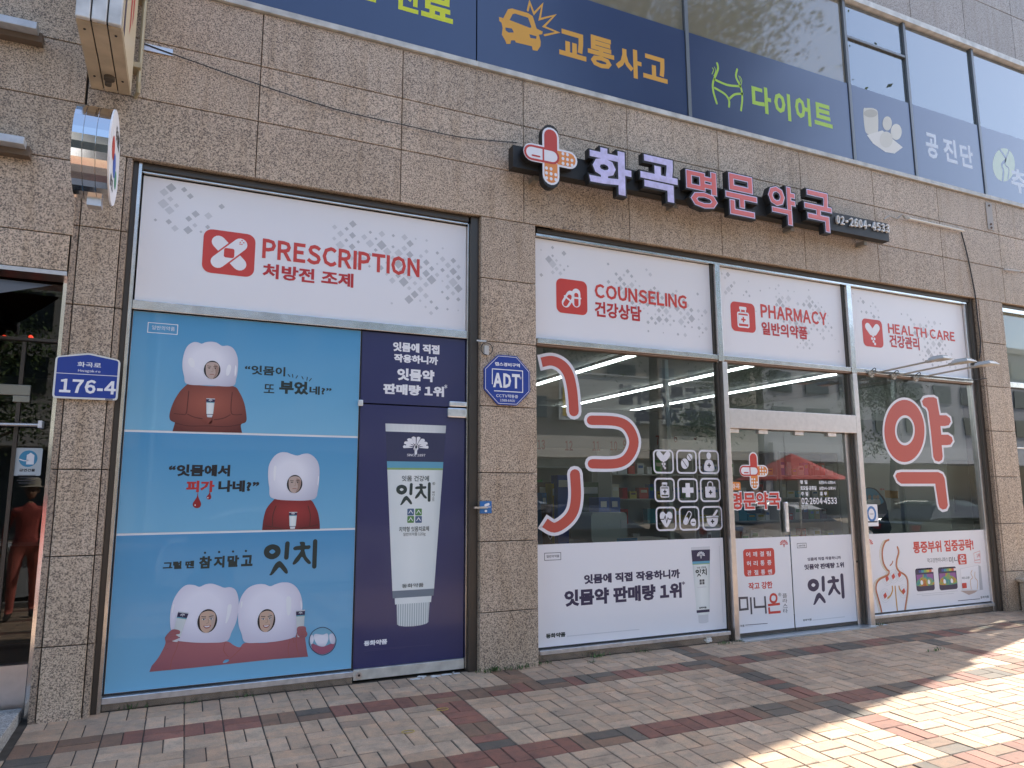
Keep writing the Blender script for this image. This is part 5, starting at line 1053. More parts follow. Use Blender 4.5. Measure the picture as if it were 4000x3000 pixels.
# ================================================================== PROJECTING SIGNS, WIRES, LAMPS ON THE WALL
CRM = mat('cream_enamel', (.50, .40, .27), .45, var=.22, vscale=5); WEN = mat('worn_white_metal', (.60, .58, .54), .4, .3, var=.25, vscale=7)
t = thing('box_sign', 'weathered cream box sign projecting from the wall at the top left', 'projecting sign', (-1.02, -.2, 4.39))
for k, (xa, xb) in enumerate(((-1.155, -1.075), (-1.068, -.985), (-.978, -.902))):
    bx('bottom_strip', xa, xb, -.955, -.115, 4.385, 4.40, CRM, t, bev=.004); bx('end_strip', xa, xb, -.99, -.956, 4.39, 6.1, WEN, t, bev=.008)
bx('sign_core', -1.15, -.907, -.95, -.12, 4.401, 6.1, GASKET, t)
bx('side_face', -.9065, -.899, -.95, -.12, 4.402, 6.1, mat('cream_face', (.62, .52, .36), .4), t); bx('side_face', -1.156, -1.1505, -.95, -.12, 4.402, 6.1, MATS['cream_face'], t)
for k, (ya, za, zb) in enumerate(((-.42, 4.75, 6.0), (-.56, 4.6, 6.0))):
    mk('red_stripe', [(-.8975, ya, za), (-.8975, ya + .06, za + .1), (-.8975, ya + .12, zb), (-.8975, ya - .02, zb)], [(0, 1, 2, 3)], DRED, t)
mk('navy_stripe', [(-.8975, -.90, 4.42), (-.8975, -.82, 4.42), (-.8975, -.82, 6.0), (-.8975, -.90, 6.0)], [(0, 1, 2, 3)], NAVYP, t)
for y in (-.87, -.3):
    for x in (-1.115, -.94): b = MB(); b.tube([(x, y, 4.381), (x, y, 4.386)], .008, 8); b.build('screw', GASKET, t)
b = MB(); b.tube([(-1.02, -.33, 4.36), (-1.02, -.33, 4.386)], .035, 14); b.tube([(-1.03, -.28, 4.345), (-1.03, -.28, 4.37)], .022, 12); b.build('cable_gland', mat('rusty_gland', (.09, .07, .05), .7), t)
b = MB(); b.tube([(-.86, -.07, 6.1), (-.86, -.07, 4.52), (-.86, -.05, 4.46), (-.88, -.0, 4.44)], .016, 8); b.build('mounting_rod', mat('old_rod', (.45, .38, .25), .5, .4), t)
for z in (4.62, 5.2): bx('mounting_arm', -.91, -.85, -.12, -.0, z, z + .04, MATS['old_rod'], t)
t = thing('tie_plate', 'small galvanised plate anchoring the wire to the wall', 'bracket', (-.7, -.02, 4.6)); p0 = at(*cN(930, 320), -.01); p1 = at(*cN(1118, 365), -.01)
bx('plate', p0[0], p1[0], -.015, -.002, p1[1] + .0, p1[1] + .055, STEELB, t)
t = thing('guy_wire', 'thin wire sagging across the stone wall to the pharmacy sign', 'wire', (.9, -.03, 4.7)); b = MB()
wp = [at(*cN(900, 270), -.02), at(*cN(1118, 350), -.02), at(*cK(190, 550), -.02), at(*cK(690, 710), -.02), at(*cK(1115, 808), -.02), at(*cK(1500, 890), -.02), at(*cK(1860, 925), -.02)]
b.tube([(x, -.02 if i_ < 40 else -.1, z) for i_, (x, z) in enumerate(cr(wp))], .0045, 5); b.build('wire_strand', GASKET, t)
# round sign
t = thing('round_sign', 'round steel drum sign with a white face projecting beside the left shop', 'projecting sign', (-1.04, -.65, 3.65))
CY, CZz, RD = -.68, 3.64, .30
N_ = 40; b = MB()
ring = lambda x, r: [(x, CY + r * math.cos(2 * math.pi * k / N_), CZz + r * math.sin(2 * math.pi * k / N_)) for k in range(N_)]
xs = [-1.115, -1.06, -1.058, -1.054, -.99, -.988, -.984, -.912]; rs = [RD, RD, RD - .006, RD, RD, RD - .006, RD, RD]
v = []; f = []
for x, r in zip(xs, rs): v += ring(x, r)
for j in range(len(xs) - 1): f += [(j * N_ + k, j * N_ + (k + 1) % N_, (j + 1) * N_ + (k + 1) % N_, (j + 1) * N_ + k) for k in range(N_)]
o = mk('drum_rim', v, f + [tuple(range(N_))], mat('mirror_steel', (.72, .72, .72), .09, 1), t, smooth=False)
mk('face_disc', ring(-.910, RD + .004) + ring(-.920, RD + .004), [tuple(range(N_))] + [(k, (k + 1) % N_, N_ + (k + 1) % N_, N_ + k) for k in range(N_)], WHITEP, t)
def fdisc(name, y, z, r, m): mk(name, [(-.908, CY + y + r * math.cos(R(a)), CZz + z + r * math.sin(R(a))) for a in range(0, 360, 20)], [tuple(range(18))], m, t)
fdisc('red_dot', -.12, .02, .075, RED); fdisc('blue_dot', -.0, -.05, .08, mat('dot_blue', (.04, .12, .5), .4)); fdisc('green_dot', .12, -.10, .06, mat('dot_green', (.03, .25, .12), .4))
v, f = glyphs('B1', (-.1, -.2, .06, -.13), .05, 0, .001); mk('lettering', [(-.9075, CY - .05 + a, CZz - .03 + c) for a, _, c in v], f, BLACKP, t)
v, f = glyphs('당구클럽', (-.02, .0, .2, .10), .05, 0, .001); mk('lettering', [(-.9075, CY - .02 + a, CZz + .12 + c) for a, _, c in v], f, BLACKP, t)
bx('foot_plate', -1.04, -.96, CY - .04, CY + .04, 3.29, 3.35, STEELB, t); b = MB(); b.tube([(-1.06, -.3, 3.645), (-1.06, .0, 3.645)], .03, 10); b.build('wall_arm', STEELB, t)
# bar lamps at top left
for lab, q0, q1 in (('upper grey bar lamp on the wall at the top left corner', (0, 115), (245, 215)), ('lower grey bar lamp on the wall left of the round sign', (0, 880), (162, 955))):
    a, b_ = at(*cN(*q0), -.12), at(*cN(*q1), -.12)
    t = thing('bar_lamp', lab, 'wall lamp', (a[0], -.1, b_[1])); bx('lamp_housing', a[0] - .8, b_[0], -.17, -.08, b_[1], b_[1] + .055, mat('lamp_grey', (.55, .57, .6), .45, .3, var=.1, vscale=20), t, bev=.004); bx('lamp_base', a[0] - .8, b_[0] + .02, -.079, -.002, b_[1] - .04, b_[1] + .03, mat('rusty_base', (.15, .11, .08), .7), t)
# floodlights on long arms
AR = mat('aged_white_arm', (.46, .42, .35), .5, .2); HD = mat('flood_grey', (.52, .54, .53), .5)
def flood():
    t = thing('flood_lamp', '-', 'floodlight', (6.915, .05, 2.835), 'floodlights on long arms over the shop door')
    b = MB(); b.tube([(6.915, .062, 2.835), (6.915, .045, 2.835)], .042, 18); b.build('wall_flange', AR, t)
    b = MB(); b.tube([(6.915, .045, 2.835), (6.915, -.66, 2.862)], .0105, 10); b.build('arm', AR, t)
    for k in range(4): 
        a = R(45 + 90 * k); bb_ = MB(); bb_.tube([(6.915 + .03 * math.cos(a), .044, 2.835 + .03 * math.sin(a)), (6.915 + .03 * math.cos(a), .038, 2.835 + .03 * math.sin(a))], .005, 6); bb_.build('bolt', GASKET, t)
    b = MB(); b.box(6.895, 6.935, -.72, -.64, 2.85, 2.878); b.build('arm_bracket', AR, t)
    b = MB(); c = (6.915, -.80, 2.872)
    b.add([(c[0] + x, c[1] + y, c[2] + z) for x, y, z in ((-.075, .09, -.012), (.075, .09, -.012), (.085, -.10, -.012), (-.085, -.10, -.012), (-.06, .085, .02), (.06, .085, .02), (.055, -.07, .018), (-.055, -.07, .018))], [(0, 1, 5, 4), (1, 2, 6, 5), (2, 3, 7, 6), (3, 0, 4, 7), (4, 5, 6, 7), (3, 2, 1, 0)])
    h = b.build('lamp_head', HD, t); b = MB()
    for k in range(5): b.box(c[0] - .045 + k * .02, c[0] - .04 + k * .02, c[1] - .06, c[1] + .07, c[2] + .019, c[2] + .03)
    b.build('cooling_fins', HD, h)
    bx('lens', c[0] - .07, c[0] + .07, c[1] - .085, c[1] + .08, c[2] - .017, c[2] - .0125, mat('lens_glass', (.6, .6, .55), .2), h)
    b = MB(); b.tube(cr3([(6.915, -.66, 2.875), (6.92, -.70, 2.90), (6.92, -.76, 2.905), (6.915, -.80, 2.895)]), .006, 6); b.build('cable', GASKET, t)
    b = MB(); b.tube(cr3([(6.90, .04, 2.87), (6.91, .0, 2.895), (6.93, .0, 2.88), (6.97, .05, 2.872)]), .005, 6); b.build('cable', GASKET, t)
    return t
def cr3(p, k=5):
    out = []; n = len(p); p = [Vector(a) for a in p]; g = lambda i: p[max(0, min(n - 1, i))]
    for i in range(n - 1):
        a, b, c, d = g(i - 1), g(i), g(i + 1), g(i + 2)
        for j in range(k):
            t = j / k; out.append(.5 * (2 * b + (c - a) * t + (2 * a - 5 * b + 4 * c - d) * t * t + (3 * b - a - 3 * c + d) * t ** 3))
    return out + [p[-1]]
def dup(root, loc, label):
    r = root.copy(); COL.objects.link(r); r.location = loc; r['label'] = label
    for ch in [o for o in COL.objects if o.parent == root]:
        c = ch.copy(); COL.objects.link(c); c.parent = r
        for g_ in [o for o in COL.objects if o.parent == ch]: d = g_.copy(); COL.objects.link(d); d.parent = c
    return r
f0 = flood(); f0['label'] = 'leftmost of the three grey floodlights, arm starting above the door edge'
dup(f0, (7.30, .05, 2.833), 'middle one of the three grey floodlights on long arms'); dup(f0, (7.69, .05, 2.833), 'rightmost of the three floodlights, its head in front of the far column')
t = thing('lamp_cable', 'black cable running along the steel transom behind the floodlights', 'cable', (7.3, .04, 2.87)); b = MB(); b.tube(cr3([(6.93, .04, 2.872), (7.1, .045, 2.862), (7.3, .04, 2.87), (7.5, .045, 2.86), (7.69, .04, 2.868), (8.2, .05, 2.872), (8.7, .03, 2.87), (8.95, -.01, 2.9)]), .006, 6); b.build('cable_run', GASKET, t)
# rod and cable at the upper right
t = thing('conduit_rod', 'white conduit rod on the stone right of the big sign', 'conduit', (8.2, -.03, 4.84)); b = MB(); b.tube([(7.70, -.03, 4.845), (8.755, -.03, 4.842)], .014, 8); b.build('rod', mat('rod_white', (.66, .64, .58), .45), t)
b = MB(); b.tube(cr3([(7.70, -.03, 4.845), (7.62, -.04, 4.83), (7.55, -.05, 4.86), (7.46, -.04, 4.80), (7.30, -.06, 4.80), (7.15, -.10, 4.72)]), .010, 6); b.build('wire_tangle', mat('wire_grey', (.3, .29, .26), .6), t)
t = thing('hanging_cable', 'black cable hanging from the conduit rod down the right window reveal', 'cable', (8.8, -.02, 4.0)); b = MB()
hp = [at(*q_, -.012) for q_ in ((3755, 907), (3776, 985), (3797, 1085), (3811, 1165), (3820, 1250), (3830, 1330), (3829, 1360), (3826, 1400))]
b.tube([(x, -.012, z) for x, z in cr(hp)], .0075, 6); b.build('cable_drop', GASKET, t)
t = thing('wall_bracket', 'faded outline plate with rusty bolts high on the right of the wall', 'bracket', (9.35, -.01, 4.9)); a, b_ = at(*cM(1408, 1310), -.004), at(*cM(1465, 1495), -.004); bx('plate', a[0], b_[0], -.008, -.003, b_[1], a[1], mat('faded_plate', (.36, .33, .30), .6), t)
for z in (a[1] - .04, b_[1] + .08, b_[1] + .03): bb_ = MB(); bb_.tube([((a[0] + b_[0]) / 2, -.009, z), ((a[0] + b_[0]) / 2, -.02, z)], .014, 6); bb_.build('bolt', mat('rust', (.14, .10, .08), .8), t)
t = thing('short_rod', 'short grey rod end on the stone at the far right', 'conduit', (9.5, -.03, 4.3)); a = at(*cM(0, 0), 0); 
q_ = [at(3921, 1045, -.03), at(3922, 1052, -.03), at(3986, 1060, -.03)]; b = MB(); b.tube([(q_[1][0], -.03, q_[1][1]), (q_[2][0], -.03, q_[2][1])], .010, 6); b.build('rod', mat('rod_grey', (.42, .42, .42), .5), t)

# ================================================================== LEFT SHOP
ls = thing('left_shop_entrance', 'dark glass entrance of the neighbouring shop at the left edge', 'shop entrance', (-2.2, .25, 0))
for xa, xb in ((-2.45, -1.215), (-3.7, -2.45)): panel(xa, xb, 3.035, 3.30)
bx('steel_lintel', -4.9, -1.213, -.01, .2, 3.0, 3.03, STEELB, ls); bx('jamb', -1.245, -1.213, .10, .30, -.06, 2.999, mat('jamb_mirror', (.70, .70, .70), .12, 1), ls)
bx('bottom_frame', -3.3, -1.263, .20, .30, .0, .34, STEELB, ls); bx('head_frame', -3.3, -1.263, .20, .28, 2.555, 2.575, DARKM, ls)
xm = at(*cJ(165, 700), .24)[0]; bx('door_mullion', xm - .012, xm + .012, .22, .26, .341, 2.549, DARKM, ls)
mk('glass_pane', [(-3.3, .24, .34), (-1.263, .24, .34), (-1.263, .24, 2.999), (-3.3, .24, 2.999)], [(0, 1, 2, 3)], GLD, ls)
bb = box_d(cJ, .21, -40, 1010, 190, 1115); bx('patch_fitting', bb[0], bb[2], .21, .236, bb[3] - .055, bb[3] + .02, mat('dull_fitting', (.30, .30, .26), .4, .7), ls, bev=.004); bx('patch_fitting', bb[2] - .10, bb[2], .21, .236, bb[1], bb[3] - .056, mat('dull_fitting', (.30, .30, .26), .4, .7), ls, bev=.004)
a = at(*cJ(262, 1252), .17); b = MB(); b.tube([(a[0] - .5, .17, a[1] - .015), (a[0], .17, a[1] - .01)], .014, 10); b.build('pull_bar', STEELB, ls); bx('bar_end', a[0] - .012, a[0] + .012, .15, .235, a[1] - .03, a[1] + .02, WHITEP, ls)
body(-3.4, -3.31, .3, 6, 0, 3, BACK, 'wall'); body(-3.3, -1.19, 5.9, 6, 0, 3.3, WALLIN, 'inner_wall'); body(-3.3, -1.01, .35, 5.9, 3.05, 3.1, BACK, 'ceiling')
# counter and shelf inside the left shop, dim
t = thing('shop_counter', 'dim pale counter inside the left shop behind its glass', 'counter', (-2.2, 3, 0)); bx('counter_body', -3.2, -1.6, 3, 3.6, .0, .95, mat('counter_wood', (.25, .2, .15), .6), t); bx('counter_top', -3.22, -1.58, 2.96, 3.62, .951, .99, WALLIN, t)
t = thing('roller_awning', 'rolled up grey shop awning with a tan front bar over the left door', 'awning', (-2.0, -.2, 2.6))
aw = pts(cJ, -.10, [(0, 262), (370, 325), (140, 405), (0, 398)]); GF = mat('grey_fabric', (.12, .12, .12), .9)
mk('fabric', [(-3.2, .06, 2.98), (-1.30, .06, 2.94), (-1.62, -.22, 2.76), (-3.2, -.22, 2.76)], [(0, 1, 2, 3)], GF, t)
b = MB(); b.tube([(-3.2, -.23, 2.74), (-1.63, -.23, 2.74)], .028, 12); b.build('front_bar', mat('tan_bar', (.42, .33, .24), .5), t); bx('bar_cap', -1.63, -1.60, -.27, -.19, 2.69, 2.79, WHITEP, t, bev=.006)
mk('valance', [(-3.2, -.235, 2.73), (-1.68, -.235, 2.72), (-1.72, -.235, 2.45), (-3.2, -.235, 2.44)], [(0, 1, 2, 3)], GF, t)
t = thing('no_smoking_sticker', 'pale smoke free building sticker with a blue round picture on the dark door glass', 'sticker', (-1.5, .23, 1.4)); A = Art(t, .238)
bb = box_d(cJ, .238, 100, 1408, 262, 1590); A.poly('sticker_sheet', rrect(bb[0], bb[1], bb[2], bb[3], .01), mat('pale_sticker', (.50, .56, .58), .5), 1); cx, cz = (bb[0] + bb[2]) / 2, bb[3] - .075
A.poly('picture', ell(cx, cz, .055, .058, 24), mat('sticker_blue', (.05, .27, .45), .5), 2); A.poly('picture', [(cx - .01, cz - .04), (cx + .035, cz - .04), (cx + .035, cz + .025), (cx + .012, cz + .042), (cx - .01, cz + .025)], WHITEP, 3); A.rib('picture', cr([(cx - .05, cz - .005), (cx - .02, cz - .015), (cx, cz - .01)]), .007, WHITEP, 3)
A.text('lettering', '금연건물', (bb[0] + .035, bb[3] - .165, bb[2] - .035, bb[3] - .145), BLACKP, .04, 2)
for k in range(4): A.rib('fine_print', [(bb[0] + .03 + .01 * (k % 2), bb[3] - .19 - k * .018), (bb[2] - .03, bb[3] - .19 - k * .018)], .004, GREYP, 2)
A.flush()
for px_, lab in ((27, 'tiny red light under the awning flap'), (198, 'tiny red light above the door glass')):
    a = at(*cJ(px_, 690), .9); t = thing('red_light', lab, 'indicator light', (a[0], .9, a[1])); b = MB(); b.tube([(a[0], .9, a[1]), (a[0], .93, a[1])], .016, 8); b.build('lamp', emit('red_lamp', (1, .05, .02), 1.2), t)

# ================================================================== INSIDE THE PHARMACY
LED = emit('led_tube', (.93, .97, 1.0), 4)
for k, (x, ya, yb, lab) in enumerate(((4.21, .9, 3.6, 'LED strip lamp nearest the stone column, on the pharmacy ceiling'), (5.95, .9, 7.6, 'second LED strip lamp on the pharmacy ceiling, seen through the U shaped letter'), (7.45, 1.0, 8.4, 'longest LED strip lamp on the pharmacy ceiling, over the sliding doors'))):
    t = thing('strip_lamp', lab, 'ceiling lamp', (x, (ya + yb) / 2, 3.0), 'LED strips on the pharmacy ceiling')
    bx('lamp_body', x - .035, x + .035, ya, yb, 3.02, 3.049, WHITEP, t); bx('tube', x - .022, x + .022, ya + .02, yb - .02, 2.998, 3.019, LED, t)
SH = mat('shelf_laminate', (.42, .43, .42), .6)
PCOL = [mat('pack%d' % i, c, .45) for i, c in enumerate([(.7, .7, .7), (.62, .63, .6), (.08, .18, .45), (.12, .35, .12), (.55, .08, .07), (.55, .45, .1), (.16, .09, .09), (.65, .6, .5), (.05, .3, .4), (.6, .62, .66)])]
PNAME = ['white', 'light grey', 'blue', 'green', 'red', 'yellow', 'dark brown', 'cream', 'teal', 'pale blue']
rr = random.Random(3); packs = 0; PMESH = {}; where = ''
def pack(x, y, z, w, d, h, m):
    global packs
    key = (w, d, h, m.name)
    if key not in PMESH:
        b = MB(); b.box(-w / 2, w / 2, -d / 2, d / 2, 0, h); b.box(-w * .35, w * .35, -d / 2 - .0015, -d / 2 - .0005, h * .55, h * .8)
        me = bpy.data.meshes.new('product_pack'); me.from_pydata(b.v, [], b.f); me.materials.append(m); me.materials.append(rr.choice(PCOL))
        for i in range(6, 12): me.polygons[i].material_index = 1
        PMESH[key] = me
    o = bpy.data.objects.new('product_pack', PMESH[key]); COL.objects.link(o); o.location = (x, y, z); packs += 1
    _tag(o, '%s medicine pack on the %s' % (PNAME[PCOL.index(m)], where), 'medicine box', 'packs on the pharmacy shelves')
def shelf(x0, x1, y, z0, n, dz, lab, per=6):
    t = thing('shelf_unit', 'grey laminate ' + lab, 'shelves', ((x0 + x1) / 2, y, 0)); bx('back_panel', x0, x1, y + .33, y + .35, 0, z0 + n * dz, SH, t)
    for x in (x0, x1 - .02): bx('side_board', x, x + .02, y, y + .329, 0, z0 + n * dz, SH, t)
    bx('top_board', x0, x1, y, y + .33, z0 + n * dz + .001, z0 + n * dz + .02, SH, t)
    global where
    for k in range(n):
        where = ['lowest', 'second', 'third', 'fourth', 'fifth'][k] + ' board of the ' + lab
        z = z0 + k * dz; bx('shelf_board', x0 + .021, x1 - .021, y, y + .32, z - .02, z, SH, t)
        x = x0 + .06
        while x < x1 - .12:
            w = rr.choice((.08, .11, .15)); h = rr.choice((.10, .15, .20)); m = rr.choice(PCOL)
            if packs < 280 and rr.random() < .85:
                pack(x + w / 2, y + .12, z + .001, w, .1, min(h, dz - .05), m)
            x += w + rr.uniform(.01, .06)
shelf(4.9, 6.3, 2.6, .35, 5, .34, 'shelves behind the left door leaf'); shelf(6.35, 7.9, 2.6, .35, 5, .34, 'shelves behind the opening hours'); shelf(7.95, 9.18, 2.6, .35, 5, .34, 'shelves behind the huge letter')
shelf(3.0, 4.8, 2.9, .35, 4, .36, 'shelves behind the nine icons')
t = thing('dispensary_wall', 'grey dispensary partition with small printed shelf numbers', 'partition', (3.6, 2.0, 0)); YW = 1.9
bx('upper_board', 2.11, 5.2, YW, YW + .04, 2.0, 2.5, mat('grey_board', (.20, .21, .21), .7), t); A = Art(t, YW)
for s_, x_, y_ in (('13', 125, 852), ('12', 337, 860), ('11', 544, 863), ('10', 678, 862), ('9', 762, 852), ('7', 1012, 818), ('6', 1148, 802), ('5', 1298, 783)):
    c_ = at(*cD(x_, y_), YW); A.text('shelf_number', s_, (c_[0] - (.035 if len(s_) > 1 else .018) * 1.5, c_[1] - .06, c_[0] + (.035 if len(s_) > 1 else .018) * 1.5, c_[1] + .06), mat('number_red', (.16, .03, .025), .5), .03)
A.flush()
# things on the counter behind the left pane
CT = .62
t = thing('counter', 'long pharmacy counter just behind the leftmost window', 'counter', (3.5, .9, 0)); bx('counter_top', 2.15, 4.6, .55, 1.3, .93, .96, mat('counter_grey', (.3, .3, .29), .5), t); bx('counter_front', 2.15, 4.6, .6, .64, .0, .929, WALLIN, t)
def ctr(px, py, y): return at(*cD(px, py), y)
a, b_ = ctr(505, 1372, .62), ctr(785, 1640, .62)
t = thing('dispensing_machine', 'pale rounded medicine packing machine on the counter behind the glass', 'machine', ((a[0] + b_[0]) / 2, .8, .96))
p = rrect(a[0], .961, b_[0], a[1], .05); n_ = len(p); mk('machine_body', [(x, .62, z) for x, z in p] + [(x, 1.05, z) for x, z in p], [tuple(range(n_)), tuple(range(2 * n_ - 1, n_ - 1, -1))] + [(i, (i + 1) % n_, n_ + (i + 1) % n_, n_ + i) for i in range(n_)], mat('machine_plastic', (.52, .60, .60), .4), t)
bx('label_strip', a[0] + .35, a[0] + .42, .616, .619, 1.1, a[1] - .08, LGREY, t); bx('blue_label', a[0] + .3, a[0] + .55, .616, .619, .97, 1.0, mat('label_blue', (.05, .3, .6), .4), t)
for k, (xl, xr, yt) in enumerate(((566, 650, 1292), (652, 732, 1290))):
    a2, b2 = ctr(xl, yt, .66), ctr(xr, 1362, .66); z0_ = a[1] + .002; t = thing('medicine_carton', ('left' if k == 0 else 'right') + ' blue and white carton on top of the packing machine', 'carton', ((a2[0] + b2[0]) / 2, .75, z0_))
    bx('carton_body', a2[0], b2[0] - .005, .66, .86, z0_, z0_ + .15, mat('carton_blue', (.06, .14, .50), .5), t); bx('carton_label', a2[0] + .02, b2[0] - .04, .656, .659, z0_ + .05, z0_ + .11, WHITEP, t)
a, b_ = ctr(168, 1308, .6), ctr(240, 1415, .6); t = thing('paper_cup', 'dark red paper cup with a pale antler mark behind the glass', 'cup', ((a[0] + b_[0]) / 2, .7, .961)); b = MB(); cx = (a[0] + b_[0]) / 2; zb = .962
b.tube([(cx, .7, zb), (cx, .7, a[1])], [.045, .058], 20); b.build('cup_body', mat('cup_brown', (.09, .025, .015), .5), t); A = Art(t, .635)
for s_ in (-1, 1): A.rib('antler_mark', cr([(cx, zb + .05), (cx + s_ * .02, zb + .08), (cx + s_ * .028, zb + .11)]), .006, WHITEP); A.rib('antler_mark', [(cx + s_ * .02, zb + .08), (cx + s_ * .006, zb + .10)], .005, WHITEP)
A.flush()
for lab, (xl, yt, xr), m, dp in (('tall blue folder box at the left behind the glass', (250, 1085, 330), (.03, .08, .38), .7), ('yellow leaning brochure beside the blue folder box', (205, 1150, 258), (.55, .38, .03), .78), ('green box file on the dispensary shelf, left of the pharmacist', (440, 1140, 560), (.10, .17, .10), .95), ('thin blue box left of the paper cup', (130, 1220, 165), (.05, .2, .5), .8), ('brown box file at the far left behind the glass', (105, 1140, 200), (.2, .12, .08), .98)):
    a, b_ = ctr(xl, yt, dp), ctr(xr, yt, dp); t = thing('office_box', lab, 'box file', ((a[0] + b_[0]) / 2, dp, .961)); bx('box_body', a[0], b_[0], dp, dp + .14, .961, a[1], mat('file_' + lab[:8].replace(' ', '_'), m, .6), t); bx('box_label', a[0] + .01, b_[0] - .01, dp - .003, dp - .001, a[1] - .12, a[1] - .05, LGREY, t)
# wall clock, white cupboard door
a = at(*cF(1005, 820), 2.3); t = thing('wall_clock', 'round grey wall clock seen through the right window behind the red letter', 'clock', (a[0], 2.3, a[1])); b = MB(); b.tube([(a[0], 2.30, a[1]), (a[0], 2.35, a[1])], .23, 32); b.build('clock_rim', STEELB, t); A = Art(t, 2.299); A.poly('dial', ell(a[0], a[1], .205, .205, 32), mat('dial_grey', (.35, .37, .35), .5), 1)
for k in range(12): q = R(90 - 30 * k); A.text('numeral', str(k or 12), (a[0] + .165 * math.cos(q) - .018, a[1] + .165 * math.sin(q) - .02, a[0] + .165 * math.cos(q) + .018, a[1] + .165 * math.sin(q) + .02), BLACKP, .01, 3)
A.rib('clock_hand', [a, (a[0] - .14, a[1] - .04)], .01, BLACKP, 4); A.rib('clock_hand', [a, (a[0] + .10, a[1] + .02)], .014, BLACKP, 4); A.flush()
b = MB(); b.box(a[0] - .02, a[0] + .02, 2.36, 2.6, a[1], a[1] + .04); b.build('clock_bracket', SH, t)
a, b_ = at(*cF(920, 1025), .5), at(*cF(1190, 1600), .5); t = thing('white_cupboard', 'pale cupboard door standing behind the right end of the window', 'cupboard', (a[0] + .4, .5, 0)); bx('cupboard_door', a[0], 9.19, .5, .53, .0, a[1], mat('cupboard_white', (.50, .52, .48), .5), t); bx('handle', a[0] + .08, a[0] + .10, .48, .499, 1.2, 1.4, STEELB, t)

